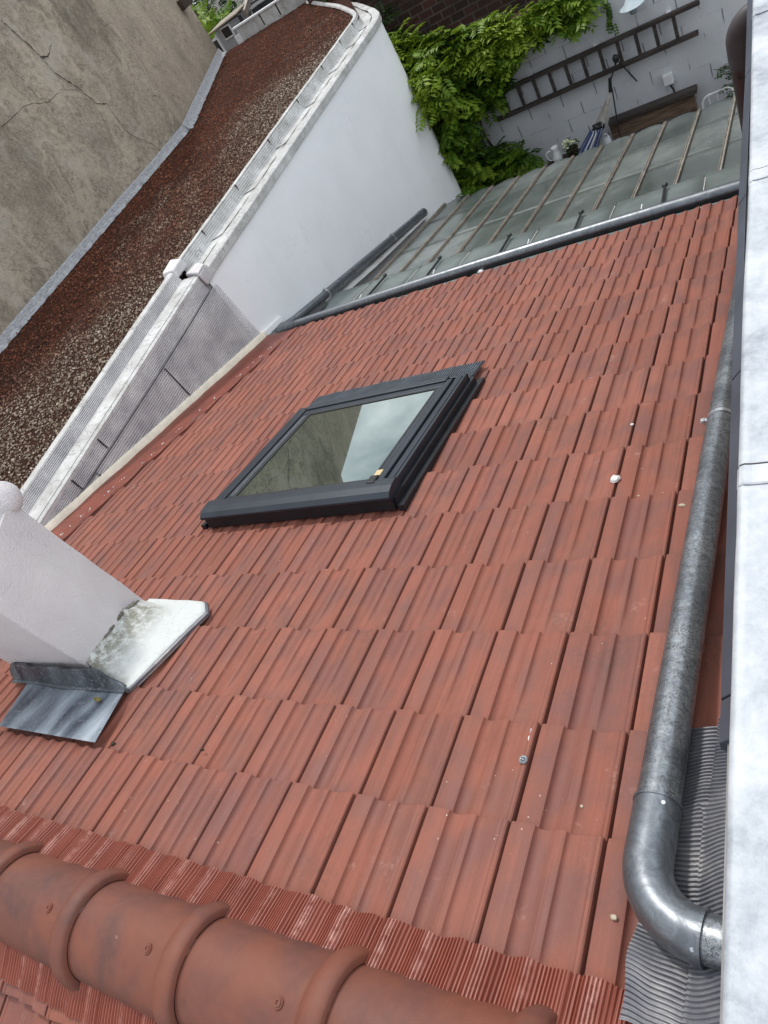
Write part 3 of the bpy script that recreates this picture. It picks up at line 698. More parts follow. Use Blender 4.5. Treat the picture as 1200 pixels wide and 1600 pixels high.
# ------------------------------------------------------------------ pipes
def V(*a): return Vector(a)
big = thing('drainpipe', 'thick mottled galvanised drainpipe lying down the roof beside the right parapet', 'pipe', (.11, .2, 0))
m = MB(); m.tube([rp(.110, .075, .066), rp(.114, .7, .066), rp(.118, 1.5, .066), rp(.128, 2.6, .066), rp(.13, 4.55, .066)], .0455, 40); m.build('pipe', GALV, big, smooth=True, auto=50)
m = MB(); pth = arc([(rp(.110, .105, .066), 0), (rp(.109, -.135, .068), .115), (rp(.232, -.150, .075), 0)], 14); m.tube(pth, .0485, 40); o = m.build('elbow', GALV2, big, auto=50)
m = MB()
m.ring(rp(.110, .104, .066), rp(0, 1, 0), .0478, .0502, .006, 40); m.build('elbow_lip', GALV2, o)
m = MB(); m.ring(rp(.228, -.1495, .075), rp(1, -.1, 0), .0478, .0502, .006, 40); m.build('elbow_lip', GALV2, o)
m = MB(); m.tube([rp(.215, -.149, .075), rp(.5, -.165, .085)], .0435, 36); m.build('stub_pipe', GALV, big, auto=50)
for c, ax in ((rp(.133, .085, .109), (.2, 0, 1)), (rp(.215, -.185, .103), (0, -.6, .8))):
    m = MB(); m.ring(c, ax, 0, .0042, .004, 12); m.build('rivet', STEEL, big)
def clamp(p, ax, r, par, mat=STEEL, ear=(-1, 0, .3), wd=.018):
    m = MB(); m.ring(p, ax, r+.0005, r+.003, wd, 36); e = Vector(ear).normalized()
    q = Vector(p)+e*(r+.012); a = Vector(ax).normalized(); s = e.cross(a).normalized()
    for k in (-1, 1):
        c = q+s*k*.004; m.quadbox([c-a*wd/2-e*.011-s*.0013, c+a*wd/2-e*.011-s*.0013, c+a*wd/2+e*.011-s*.0013, c-a*wd/2+e*.011-s*.0013], [c-a*wd/2-e*.011+s*.0013, c+a*wd/2-e*.011+s*.0013, c+a*wd/2+e*.011+s*.0013, c-a*wd/2+e*.011+s*.0013])
    m.tube([q-s*.012, q+s*.016], .003, 8); return m.build('clamp', mat, par, auto=40)
clamp(rp(.1215, 1.66, .066), rp(0, 1, 0), .0455, big, ear=(-1, 0, .15))
def ptube(pth, r, nm, mat, par): m = MB(); m.tube(pth, r, 28); return m.build(nm, mat, par, auto=50)
ev = thing('drainpipe', 'long galvanised pipe running along the eaves in front of the glazed canopy', 'pipe', (-2, 4.72, -1.3))
ea = V(-4.105, 4.60, -1.278); eb = V(-.02, 4.60, -1.240)
def epos(t): p = ea.lerp(eb, t); p.z += .028*math.sin(t*math.pi)+.016; return p
ptube([epos(.025+.975*k/10) for k in range(11)]+[V(.3, 4.60, -1.222)], .050, 'pipe', GALV3, ev)
m = MB(); m.tube(arc([(epos(.035), 0), (V(-4.222, 4.605, -1.283), .075), (V(-4.238, 4.91, -1.388), 0)], 8), .0525, 28); m.build('elbow', GALV2, ev, auto=50)
clamp(epos(.518), (1, 0, 0), .042, ev, WHITEP, (0, 0, -1), .014)
m = MB(); m.tube([epos(.50)+V(0, -.01, -.06), epos(.515)+V(0, -.06, -.035)], .026, 14); m.build('bracket', BLACK, ev)
m = MB(); m.blob(epos(.535)+V(0, -.065, -.02), .035, 8, .2, (1, .7, .5)); m.build('foil_wrap', STEEL, ev)
for t in (.40, .62, .84, .2):
    m = MB(); p = epos(t); m.box((p.x-.004, p.y+.03, p.z-.06), (p.x+.004, p.y+.26, p.z-.054)); m.build('strap', WHITEP, ev)
p2 = thing('drainpipe', 'galvanised pipe fixed along the foot of the smooth white wall', 'pipe', (-4.24, 6.6, -1.9))
def q2(t): return V(-4.238, 4.90+t*(8.43-4.90), -1.385+t*(-2.392+1.385))
ptube([q2(-.02), q2(.25), q2(.5), q2(.75), q2(.97)], .050, 'pipe', GALV2, p2)
ptube([q2(.965), q2(1.0)], .056, 'end_cap', GALV2, p2)
clamp(q2(.20), q2(1)-q2(0), .050, p2, STEEL, (.2, 0, 1), .03); clamp(q2(.70), q2(1)-q2(0), .050, p2, STEEL, (.2, 0, 1), .03)
for t in (.22, .12, .72):
    m = MB(); m.tube([q2(t)+V(.02, 0, -.10), q2(t)+V(.02, .0, -.04)], .008, 8); m.build('hanger', STEEL, p2)
br = thing('downpipe', 'brown downpipe with a dark elbow coming out under the zinc coping', 'pipe', (.07, 5.2, -2))
m = MB(); m.tube(arc([(V(.072, 5.2, -.72), 0), (V(.078, 5.2, -.445), .125), (V(.34, 5.2, -.40), 0)], 12), .067, 28); o = m.build('elbow', BROWNEL, br, auto=50)
ptube([V(.072, 5.2, -.70), V(.075, 5.2, -3), V(.075, 5.2, -4.6)], .061, 'pipe', BROWNP, br)
m = MB(); m.ring(V(.072, 5.2, -.715), (0, 0, 1), .0665, .070, .012, 28); m.build('elbow_lip', BROWNEL, o)
m = MB(); m.ring(V(.062, 5.2-.063, -.76), (0, 1, 0), 0, .010, .008, 10); m.build('rivet', BLACK, br)

# ------------------------------------------------------------------ neighbouring building with the gravel roof
nb = thing('gravel_roof_building', 'white walled neighbour building with a flat gravel roof and pleated zinc edging', 'building', (-5, 7, -4.6))
XN = lambda y: -4.16-.14*(y-1.65)/2.6            # near wall line
WALLT = -.33
m = MB()
poly = [(-4.3, 4.36), (-4.3, 9.85), (-4.42, 10.25), (-4.75, 10.75), (-5.25, 11.45), (-6.65, 13.2), (-9.0, 13.25), (-9.0, 4.36)]
rows = []
def wallrow(z, n=60):
    out = [V(-4.3+.004*noise.noise(V(0, y*1.3, z*1.3)), y, z) for y in [4.36+(9.7-4.36)*i/n for i in range(n+1)]]
    out += [V(x, y, z) for x, y in arc2]; return out
arc2 = [(-4.302, 9.75), (-4.31, 9.86), (-4.35, 10.02), (-4.45, 10.25), (-4.75, 10.72), (-5.25, 11.42), (-6.65, 13.2), (-9.0, 13.25)]
for i in range(16): rows.append(wallrow(-4.6+(WALLT+4.6)*i/15))
m.loft(rows); m.build('wall', WHITE, nb, smooth=True)
m = MB(); m.loft([[V(XN(y)-.012, y, z) for y in (0.2, 1.65, 3, 4.36)]+[V(-4.31, 4.37, z)] for z in (-4.6, -.3)]); m.build('wall', MASON, nb)
# coping round the white wall (profile swept along the outline)
path = [V(-4.3, y, 0) for y in [4.43+k*(9.6-4.43)/30 for k in range(31)]]+[V(x, y, 0) for x, y in [(-4.302, 9.72), (-4.312, 9.85), (-4.345, 10.0), (-4.40, 10.14), (-4.48, 10.28), (-4.58, 10.45), (-4.75, 10.70), (-5.0, 11.07), (-5.25, 11.42), (-5.9, 12.25), (-6.6, 13.15)]]
def nrm_at(P, i):
    t = (P[min(i+1, len(P)-1)]-P[max(i-1, 0)]).normalized(); return V(-t.y, t.x, 0)   # inward (left of travel)
def sweep(P, prof, name, mat, par, jit=.0, auto=None, k0=0, k1=None):
    mb = MB(); rows = []
    for i in range(k0, (k1 or len(P))):
        n = nrm_at(P, i); rows.append([P[i]+n*(a+jit*noise.noise(V(P[i].y*4, a*9, 3)))+V(0, 0, z+jit*noise.noise(V(P[i].y*5, a*9, 8))) for a, z in prof])
    mb.loft(rows); return mb.build(name, mat, par, auto=auto)
sweep(path, [(.0, -.425), (-.022, -.420), (-.026, -.415), (-.026, -.345), (-.020, -.338), (.045, -.325), (.085, -.322)], 'coping_lip', OLDCAP, nb, .003, 22)
sweep(path, [(.083, -.330), (.088, -.329), (.19, -.325), (.215, -.318)], 'coping_slab', OLDCAP, nb, .003, 40)
m = MB(); rows = []                                # open joint between lip and slab
for i in range(len(path)*3-3):
    a, b = path[i//3], path[min(i//3+1, len(path)-1)]; p = a.lerp(b, (i % 3)/3); n = nrm_at(path, min(i//3, len(path)-2)); wv = .014*max(0, noise.noise(V(p.y*5.0, 2, 0))+.28); c = .082+.016*noise.noise(V(p.y*2.1, 7, 0))
    rows.append([p+n*(c-wv)+V(0, 0, -.3195), p+n*(c+wv+.001)+V(0, 0, -.3190)])
m.loft(rows); m.build('open_joint', BLACK, nb)
pp = [(.215, -.320)]
for k in range(11): pp.append((.222+.020*k/10+(.0035 if k % 2 else -.0035), -.312+.108*k/10))
sweep(path, pp, 'pleated_upstand', OLDCAP, nb, .002)
sweep(path, [(.245, -.205), (.247, -.196), (.262, -.190), (.30, -.197), (.31, -.215)], 'upstand_lip', OLDCAP, nb, .006, 40)
for y in (4.95, 5.75, 6.65, 7.55, 8.4, 9.1, 9.62):
    i = min(range(31), key=lambda k: abs(path[k].y-y)); p = path[i]
    m = MB(); m.box((p.x-.243, y-.006, -.32), (p.x-.232, y+.006, -.195)); m.build('joint', BLACK, nb)
    m = MB(); m.box((p.x-.215, y-.005, -.3235), (p.x-.09, y+.004, -.3185), lambda a, b, c: V(a, b+(a+4.5)*.5, c)); m.build('joint', BLACK, nb)
# near part: profile of pleated metal between two stations
def st(y, a, b): t = (y-1.65)/2.6; return a+(b-a)*t
def near(name, mat, f, y0=.3, y1=4.28, n=24, auto=None):
    mb = MB(); mb.loft([f(y0+(y1-y0)*i/n) for i in range(n+1)]); return mb.build(name, mat, nb, auto=auto)
def zz(y): return st(y, -.01, -.0)
def prof_strip(y): x = XN(y); w = .01*noise.noise(V(y*3, 0, 0)); return [V(x+.012, y, -.345+w*.3), V(x+.014, y, -.318), V(x-.02, y, -.300), V(x-.155+w, y, -.292), V(x-.175, y, -.298)]
near('edge_strip', OLDCAP, prof_strip, auto=40)
def prof_up(y):
    x = XN(y); out = []
    for k in range(29): out.append(V(x-.175-.03*k/28+(.004, .004, -.010, -.010)[k % 4], y, -.296+.085*k/28))
    return out
near('pleated_upstand', CLAD, prof_up, n=12)
def prof_lip(y): x = XN(y); w = .012*noise.noise(V(y*4, 5, 0)); return [V(x-.208, y, -.212), V(x-.212, y, -.200), V(x-.25+w, y, -.190), V(x-.285+w, y, -.198), V(x-.30+w, y, -.225)]
near('upstand_lip', OLDCAP, prof_lip, n=40, auto=40)
def prof_fold(y):
    x = XN(y); out = []; zf = -.455+.022*math.sin(y*1.1+.6)
    for k in range(33): t = k/32; out.append(V(x+.008+.012*t+(.005, .005, -.010, -.010)[k % 4], y, -.335+(zf+.335)*t))
    return out
near('pleated_band', CLAD, prof_fold, n=20)
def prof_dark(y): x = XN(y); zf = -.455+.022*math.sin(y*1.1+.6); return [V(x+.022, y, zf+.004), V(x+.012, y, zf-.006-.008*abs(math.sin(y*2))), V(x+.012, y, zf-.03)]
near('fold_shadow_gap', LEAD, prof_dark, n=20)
for k, (ya, yb) in enumerate(((.3, 2.08), (2.085, 3.25), (3.255, 4.42))):
    mb = MB(); K = 240; rows = []
    for i in range(13):
        y = ya+(yb-ya)*i/12; x = XN(y)+(0.002*k); zf = -.475+.022*math.sin(y*1.1+.6); row = []
        for j in range(K+1):
            z = zf-.00525*j; yy = y+(.085*j/K if yb > 4 and i == 12 else 0)
            row.append(V(x+.004*min(1, j)+.004+(.005, .005, -.013, -.013)[j % 4]+.004*j/K, yy, z))
        rows.append(row)
    mb.loft(rows); mb.build('cladding_panel', CLAD, nb)
    if k:
        m = MB(); m.quadbox([V(XN(ya)+.012, ya-.004, -.5), V(XN(ya)+.017, ya-.004, -.5), V(XN(ya)+.017, ya+.004, -.5), V(XN(ya)+.012, ya+.004, -.5)], [V(XN(ya)+.012, ya-.004, -1.3), V(XN(ya)+.03, ya-.004, -1.3), V(XN(ya)+.03, ya+.004, -1.3), V(XN(ya)+.012, ya+.004, -1.3)]); m.build('joint', BLACK, nb)
for ys in ((2.3, .35), (1.9, .2)):
    m = MB(); m.box((XN(ys[0])+.0135, ys[0]-.004, -.445), (XN(ys[0])+.026, ys[0]+.004, -.34)); m.build('joint', BLACK, nb)
m = MB(); random.seed(77)
for i in range(42):
    y = 1.45+2.9*random.random()**1.3; s = random.uniform(.002, .0055); m.blob(rp(CUT+random.uniform(-.008, .012), y, tile_h(CUT+.01)-.004+random.uniform(0, .01)), s, 6, .3, (1, 1.6, .7))
tag(m.build('mortar_crumbs', WHITES, house), kind='stuff')
# little lead boxes over the junction of the two copings
jb = thing('dummy', None, None, (0, 0, 0)); bpy.data.objects.remove(jb)
m = MB(); m.quadbox([V(-4.275, 4.28, -.33), V(-4.275, 4.44, -.33), V(-4.40, 4.50, -.33), V(-4.47, 4.34, -.33)], [V(-4.262, 4.29, -.285), V(-4.27, 4.43, -.283), V(-4.40, 4.48, -.27), V(-4.46, 4.34, -.275)]); m.build('lead_cover', CLAD, nb, bevel=.012)
m = MB(); m.quadbox([V(-4.255, 4.30, -.43), V(-4.27, 4.47, -.42), V(-4.31, 4.47, -.42), V(-4.30, 4.30, -.43)], [V(-4.262, 4.29, -.305), V(-4.272, 4.45, -.30), V(-4.31, 4.45, -.30), V(-4.30, 4.29, -.305)]); m.build('lead_cover', CLAD, nb, bevel=.012)
m = MB(); m.quadbox([V(-4.50, 4.28, -.27), V(-4.50, 4.50, -.27), V(-4.68, 4.52, -.27), V(-4.66, 4.25, -.27)], [V(-4.51, 4.30, -.18), V(-4.52, 4.48, -.18), V(-4.66, 4.50, -.16), V(-4.63, 4.28, -.165)]); m.build('lead_cover', CLAD, nb, bevel=.015)
# cream batten at the foot of the cladding
m = MB(); rows = []
for i in range(30):
    y = 1.0+3.84*i/29; xw = -4.130-.15*(y-1.6)/3.2; jit = .0015*noise.noise(V(y*3, 0, 0))
    rows.append([rp(xw-.035, y, .0), rp(xw-.035, y, .044+jit), rp(xw-.030, y, .048+jit), rp(xw-.004, y, .044+jit), rp(xw+.0, y, .039+jit), rp(xw+.002, y, -.02)])
m.loft(rows, True, True); bt = m.build('batten', CREAM, nb, auto=40)
for y in (1.75, 2.25, 2.75, 2.83, 3.35, 3.9, 4.3, 4.6):
    m = MB(); xw = -4.135-.15*(y-1.6)/3.2; m.blob(rp(xw-.01, y, .047), .006, 8); m.build('screw', STEEL, bt)
m = MB(); m.quadbox([V(-4.296, 4.50, -1.20), V(-4.296, 4.84, -1.27), V(-4.255, 4.84, -1.29), V(-4.255, 4.50, -1.22)], [V(-4.296, 4.50, -1.155), V(-4.296, 4.84, -1.235), V(-4.265, 4.84, -1.245), V(-4.265, 4.50, -1.165)]); m.build('trim', WHITEP, nb, bevel=.004)
# far parapet beyond the gravel
m = MB(); m.quadbox([V(-8.55, 13.22, -.3), V(-6.4, 13.22, -.3), V(-6.4, 13.42, -.3), V(-8.55, 13.42, -.3)], [V(-8.55, 13.22, .0), V(-6.4, 13.22, .0), V(-6.4, 13.42, .0), V(-8.55, 13.42, .0)]); o = m.build('far_parapet', OLDCAP, nb, bevel=.01)
m = MB(); m.box((-8.6, 13.19, .001), (-6.3, 13.27, .035)); m.build('parapet_edge', WHITEP, o, bevel=.006)
for x in (-7.95, -7.55): m = MB(); m.box((x, 13.21, -.19), (x+.02, 13.2195, 0)); m.build('joint', BLACK, o)
m = MB(); m.box((-8.62, 13.16, -.25), (-8.50, 13.19, -.08)); m.build('joint', WHITEP, o)
# flat roof bed and stones
m = MB(); m.loft([[V(-9.1, 0, -.235), V(-4.46, 0, -.235)], [V(-9.1, 4.3, -.235), V(-4.54, 4.3, -.235)], [V(-9.1, 9.9, -.235), V(-4.54, 9.9, -.235)], [V(-9.1, 11.4, -.235), V(-5.3, 11.4, -.235)], [V(-9.1, 13.2, -.235), V(-6.7, 13.2, -.235)]])
m.build('roof_bed', BED, nb)
sm_ = MB(); cnt = 0
random.seed(11)
while cnt < 46000:
    y = 1.2+12.0*random.random()**1.0; x = -7.36+(7.36-4.50)*random.random() if y < 9 else random.uniform(-9.0, -4.6)
    if y > 8.94 and x < -7.37-(y-8.94)*.405: continue
    if y > 9.9 and x > -4.60-(y-9.9)*.62: continue
    if y < 9.9 and x > XN(min(y, 4.3))-.295: continue
    cnt += 1
    s = random.uniform(.006, .0145)*(1 if random.random() < .94 else 1.5); 
    e = (x+7.37)/(2.8); pat = noise.noise(V(x*.9, y*.55, 0))*.55+noise.noise(V(x*4, y*3, 4))*.35
    near_f = max(0, 1-(y-1)/3.6)
    t = smooth(e*1.2-.36+pat+.85*near_f-.35*max(0, (y-8)/5)); dark = 1-.5*max(0, noise.noise(V(x*2.2, y*1.6, 9)))
    sm_.cur = (min(1, random.random()*dark), t, 0, 1)
    a = random.uniform(0, 6.28); zc = -.235+s*random.uniform(.2, .9); h = s*random.uniform(.5, .9); el = random.uniform(.6, 1)
    ids = [sm_.add(V(x+math.cos(a+k*1.571+random.uniform(-.3, .3))*s*(1 if k % 2 else el), y+math.sin(a+k*1.571)*s*(1 if k % 2 else el), zc+random.uniform(-.25, .25)*s)) for k in range(4)]
    tpi = sm_.add(V(x+random.uniform(-.4, .4)*s, y+random.uniform(-.4, .4)*s, zc+h))
    for k in range(4): sm_.face((ids[k], ids[(k+1) % 4], tpi))
tag(sm_.build('gravel', STONE, cols=True), 'reddish brown mossy gravel covering the flat roof beside the concrete wall', 'gravel', kind='stuff')
# a few straw stalks / sticks lying on the gravel
random.seed(5)

# ------------------------------------------------------------------ old concrete building
cbld = thing('concrete_building', 'tall cracked grey concrete wall with a tan side rising behind the gravel roof', 'building', (-8, 6, -4.6))
def grid(a, b, z0, z1, n, k, amp=.012):
    rows = []
    for j in range(k+1):
        z = z0+(z1-z0)*j/k; rows.append([V(a[0]+(b[0]-a[0])*i/n+amp*noise.noise(V(i*.7, z*1.5, 0)), a[1]+(b[1]-a[1])*i/n, z) for i in range(n+1)])
    return rows
m = MB(); m.loft(grid((-7.37, -6), (-7.37, 8.94), -4.6, 3.0, 60, 40)); m.loft([[V(-7.37, -6, 3.0), V(-7.37, 8.94, 3.0)], [V(-14, -6, 3.0), V(-14, 8.94, 3.0)]]); m.loft([[V(-7.37, 8.94, 1.3), V(-14, 8.94, 1.3)], [V(-7.37, 8.94, 3.0), V(-14, 8.94, 3.0)]]); m.build('wall', CONC, cbld, auto=60)
m = MB(); G = grid((-7.37, 8.94), (-9.09, 13.15), -4.6, 1.75, 30, 24)
for r_ in G:
    for i, p in enumerate(r_): p.z = -4.6+(p.z+4.6)*(1-.90/6.35*i/30)
m.loft(G); m.loft([[V(-7.37, 8.94, 1.75), V(-9.09, 13.15, .85)], [V(-13, 8.94, 1.75), V(-13, 13.15, .85)]]); m.loft([[V(-9.09, 13.15, -4.6), V(-13, 13.15, -4.6)], [V(-9.09, 13.15, .85), V(-13, 13.15, .85)]]); m.build('side_wall', TAN, cbld, auto=60)
m = MB(); m.box((-8.86, 12.45, .74), (-8.70, 12.75, .90)); m.build('beam_end', TRUNK, cbld, bevel=.01)
def crack(P, w0, name='crack'):
    mb = MB(); rows = []; Q = []
    for (a, b), (c, d) in zip(P, P[1:]):
        for k in range(8): t = k/8; Q.append((a+(c-a)*t+.018*noise.noise(V(a*9+t*5, b*3, 1)), b+(d-b)*t+.018*noise.noise(V(a*7+t*6, b*5, 6))))
    for i, (y, z) in enumerate(Q):
        wd = .7*w0*(.3+.9*abs(noise.noise(V(i*.33, w0*90, 0))))*(1-.6*i/len(Q)); rows.append([V(-7.352, y-wd*.5, z-wd), V(-7.350, y+wd*.5, z+wd)])
    mb.loft(rows); mb.build(name, CRACKM, cbld)
crack([(7.367, 2.032), (7.417, 1.865), (7.483, 1.664), (7.501, 1.54), (7.529, 1.329), (7.617, 1.182), (7.7, 1.025), (7.782, 0.804), (7.934, 0.736), (7.905, 0.363), (7.98, 0.229), (8.161, 0.032), (8.288, -0.187)], .020)
crack([(7.501, 1.54), (7.6, 1.50), (7.649, 1.512), (7.813, 1.573)], .026)
crack([(9.03, 1.027), (9.00, 0.616), (8.794, 0.413), (8.90, 0.344), (8.90, 0.09), (8.92, -0.1)], .007)
crack([(6.282, 1.282), (6.813, 1.281), (7.132, 1.159), (7.443, 1.168), (7.739, 0.997)], .008)
m = MB(); rows = []
for i in range(700):
    y = 1.0+8.0*i/699; rows.append([V(-7.355, y, -.11+.004*math.sin(y*3)), V(-7.348, y, -.125), V(-7.338+.01*noise.noise(V(y*7, 0, 0)), y, -.175), V(-7.315+.035*noise.noise(V(y*9, 3, 0)), y, -.222)])
for i in range(300):
    t = i/299; x = -7.37-1.72*t; y = 8.94+4.21*t; nx, ny = .925, .378; rows.append([V(x+nx*a, y+ny*a, z) for a, z in ((.02, -.10), (.03, -.115), (.06+.02*noise.noise(V(t*30, 0, 0)), -.19), (.12+.05*noise.noise(V(t*40, 3, 0)), -.222))])
ids = m.loft(rows)
for r_ in ids:
    for j, q in enumerate(r_): m.col[q] = (j/3, 0, 0, 1)
m.build('base_flashing', BASEF, cbld, cols=True)
# ------------------------------------------------------------------ glazed canopy
can = thing('glass_canopy', 'glazed lean-to canopy of dusty greenish panes between narrow bars', 'canopy', (-2, 7, -4.6))
def cz(y, up=0.): return -1.435-(y-4.75)*.268+up
barf = [-.30-.365*i for i in range(-1, 11)]; barn = [-.235-.345*i for i in range(-1, 11)]
def bx(i, y): t = (y-5.6)/2.9; return barn[i]+(barf[i]-barn[i])*t
for i in range(11):
    for k, (ya, yb) in enumerate(((5.5, 6.62+.015*math.sin(i*2)), (6.58+.015*math.sin(i*2), 7.75), (7.70, 8.50))):
        mb = MB(); rows = []
        for a in range(13):
            s = a/12; bulge = math.sin(math.pi*s)
            row = []
            for b in range(9):
                y = ya+(yb-ya)*b/8
                if k == 2: y += (.20*bulge**.75)*(b/8)
                xa, xb = bx(i, y), bx(i+1, y); x = xa+(xb-xa)*s
                row.append(V(x, y, cz(y)+.003*(2-k)+.003*bulge+.001*noise.noise(V(x*2.5, y*2, i))))
            rows.append(row)
        mb.loft(rows); o = mb.build('glass_pane', CGLASS, can, smooth=True)
        sm = o.modifiers.new('th', 'SOLIDIFY'); sm.thickness = .006
for i in range(12):
    y0, y1 = (5.52, 8.54)
    m = MB()
    for dx, w_, h in ((-.013, .008, .022), (.009, .008, .022)):
        m.quadbox([V(bx(i, y)+dx+e, y, cz(y, -.005)) for y, e in ((y0, 0), (y0, w_), (y1, w_), (y1, 0))], [V(bx(i, y)+dx+e, y, cz(y, h+.008)) for y, e in ((y0, 0), (y0, w_), (y1, w_), (y1, 0))])
    o = m.build('glazing_bar', BARM, can)
    m = MB(); m.quadbox([V(bx(i, y)-.0038+e, y, cz(y, 0)) for y, e in ((y0, 0), (y0, .0135), (y1, .0135), (y1, 0))], [V(bx(i, y)-.0038+e, y, cz(y, .019)) for y, e in ((y0, 0), (y0, .0135), (y1, .0135), (y1, 0))]); m.build('cap_strip', BARW, o)
edges = [-4.12, -3.60, -2.98, -2.40, -1.70, -1.0, -.28, .27]
for k, (a, b) in enumerate(zip(edges, edges[1:])):
    mb = MB(); rows = []
    for j in range(8):
        y = 4.70+.95*j/7; rows.append([V(a+.006+(b-a-.012)*s/5+(y-4.7)*-.05, y, cz(y, .045+.004*noise.noise(V(s*1.3, y*3, k)))) for s in range(6)])
    mb.loft(rows); o = mb.build('flashing_panel', FLASH, can, smooth=True); sm = o.modifiers.new('th', 'SOLIDIFY'); sm.thickness = .01
    m = MB(); m.quadbox([V(a-.003-(y-4.7)*.05+e, y, cz(y, .045)) for y, e in ((4.72, 0), (4.72, .007), (5.55, .007), (5.55, 0))], [V(a-.003-(y-4.7)*.05+e, y, cz(y, .053)) for y, e in ((4.72, 0), (4.72, .007), (5.55, .007), (5.55, 0))]); m.build('seam', BARW, o)
for x in (-3.43, -2.77, -2.02, -1.335, -.63):
    m = MB(); m.tube([V(x+.0, 5.56, cz(5.56, .075)), V(x+.05, 5.0, cz(5.0, .07)), V(x+.055, 4.8, cz(4.8, .07))], .011, 10); o = m.build('stay_hook', BLACK, can, auto=50)
    m = MB(); m.blob(V(x, 5.58, cz(5.58, .085)), .026, 8, .1, (1, 1, .7)); m.build('knob', BLACK, o)
m = MB(); m.loft([[V(-4.296, 4.75, cz(4.75, .0)), V(-4.296, 6.5, cz(6.5, -.02)), V(-4.296, 8.5, cz(8.5, -.02))], [V(-4.10, 4.75, cz(4.75, -.01)), V(-4.07, 6.5, cz(6.5, -.02)), V(-4.15, 8.5, cz(8.5, -.02))]]); m.build('wall_flashing', OLDCAP, can)
m = MB(); m.loft([[V(-4.135, 4.85, cz(4.85, .075)), V(-4.13, 5.2, cz(5.2, .075)), V(-4.10, 5.35, cz(5.35, .075))], [V(-3.98, 4.85, cz(4.85, .06)), V(-4.02, 5.2, cz(5.2, .06)), V(-4.07, 5.35, cz(5.35, .06))]]); m.build('tar_patch', BLACK, can)
m = MB(); m.box((-4.2, 8.62, -2.68), (.25, 8.70, -2.58)); m.build('beam', BARM, can)
for x in (-4.1, -2.0, .1): m = MB(); m.box((x, 8.62, -4.6), (x+.07, 8.69, -2.68)); m.build('post', BARM, can)

# ------------------------------------------------------------------ garden wall and what hangs on it
gw = thing('garden_wall', 'white painted concrete block wall closing the small yard', 'wall', (-2, 11.1, -4.6))
m = MB(); m.box((-7, 11.0, -4.6), (4, 11.25, -1.45)); m.build('wall', BLOCK, gw)
m = MB(); m.box((-7, 10.995, -1.45), (4, 11.26, -1.42)); m.build('coping', BRICK, gw)
bb = thing('brick_building', 'dark old brick building rising behind the leafy creeper', 'building', (-3, 13, -4.6))
m = MB(); m.box((-6.6, 12.6, -4.6), (6, 15, 1.5)); m.build('wall', BRICK, bb)
m = MB(); m.box((-2.6, 12.55, -1.9), (-1.6, 12.6, -.6)); o = m.build('window', BLACK, bb)
m = MB(); m.box((-2.65, 12.50, -1.95), (-1.55, 12.56, -1.90)); m.build('sill', MASON, o)
random.seed(31)
# ladder
lad = thing('ladder', 'dark wooden ladder hung sideways on the white block wall', 'ladder', (-2.3, 10.9, -2.5))
for (xa, za, xb, zb) in ((-3.72, -2.545, -.80, -2.52), (-3.50, -2.19, -.72, -2.175)):
    m = MB(); m.quadbox([V(xa, 10.86, za-.028), V(xb, 10.86, zb-.028), V(xb, 10.93, zb-.028), V(xa, 10.93, za-.028)], [V(xa, 10.86, za+.028), V(xb, 10.86, zb+.028), V(xb, 10.93, zb+.028), V(xa, 10.93, za+.028)]); m.build('rail', LADW, lad, bevel=.006)
for k in range(11):
    x = -3.50+.245*k; m = MB(); m.quadbox([V(x-.022, 10.875, -2.515), V(x+.022, 10.875, -2.515), V(x+.022, 10.915, -2.515), V(x-.022, 10.915, -2.515)], [V(x-.022, 10.875, -2.205), V(x+.022, 10.875, -2.205), V(x+.022, 10.915, -2.205), V(x-.022, 10.915, -2.205)]); m.build('rung', LADW, lad, bevel=.004)
def hook(x, lab):
    h = thing('wall_hook', lab, 'hook', (x, 10.97, -2.25), 'hooks behind the ladder')
    m = MB(); m.box((x-.03, 10.93, -2.20), (x+.03, 11.0, -2.15)); m.build('plate', WHITEP, h, bevel=.006)
    m = MB(); m.tube([V(x+.03, 10.94, -2.19), V(x+.035, 10.93, -2.38), V(x+.06, 10.93, -2.42)], .009, 8); m.build('arm', BARM, h)
hook(-3.06, 'small white wall hook inside the ladder, nearest to the green creeper'); hook(-2.08, 'small white wall hook between the ladder rungs above the hammock'); hook(-1.10, 'small white wall hook at the end of the ladder farthest from the creeper')
# hammock
hm = thing('hammock', 'blue and white striped hammock gathered and hung by cords from the wall', 'hammock', (-2.4, 10.7, -3.6))
m = MB(); m.blob(V(-1.83, 10.78, -2.37), .062, 8, .12, (.8, .8, 1)); m.build('knot', BLACK, hm)
kn = V(-1.965, 10.70, -2.60); m = MB()
m.tube([V(-1.83, 10.78, -2.40), kn], .012, 6); m.tube([V(-1.82, 10.80, -2.40), V(-1.68, 10.95, -2.83)], .010, 6); m.build('cord', BLACK, hm)
m = MB(); m.tube([kn+V(.01, 0, .05), kn+V(-.03, 0, -.13)], [.022, .028], 8); m.build('carabiner', BLACK, hm)
m = MB()
for k in range(9):
    t = k/8; m.tube([kn+V(-.02, 0, -.1), V(-2.31+.20*t, 10.52+.05*math.sin(k), -3.04-.02*t)], .0065, 5)
m.build('suspension_cords', CORDM, hm)
m = MB(); m.tube([kn+V(0, 0, -.1), V(-2.02, 10.60, -3.3), V(-1.98, 10.60, -3.62)], .010, 6); m.build('cord', BLACK, hm)
m = MB(); m.blob(V(-2.25, 10.50, -3.06), .065, 8, .25, (1.5, .8, 1)); m.build('gathered_end', BLACK, hm)
mb = MB(); rows = []
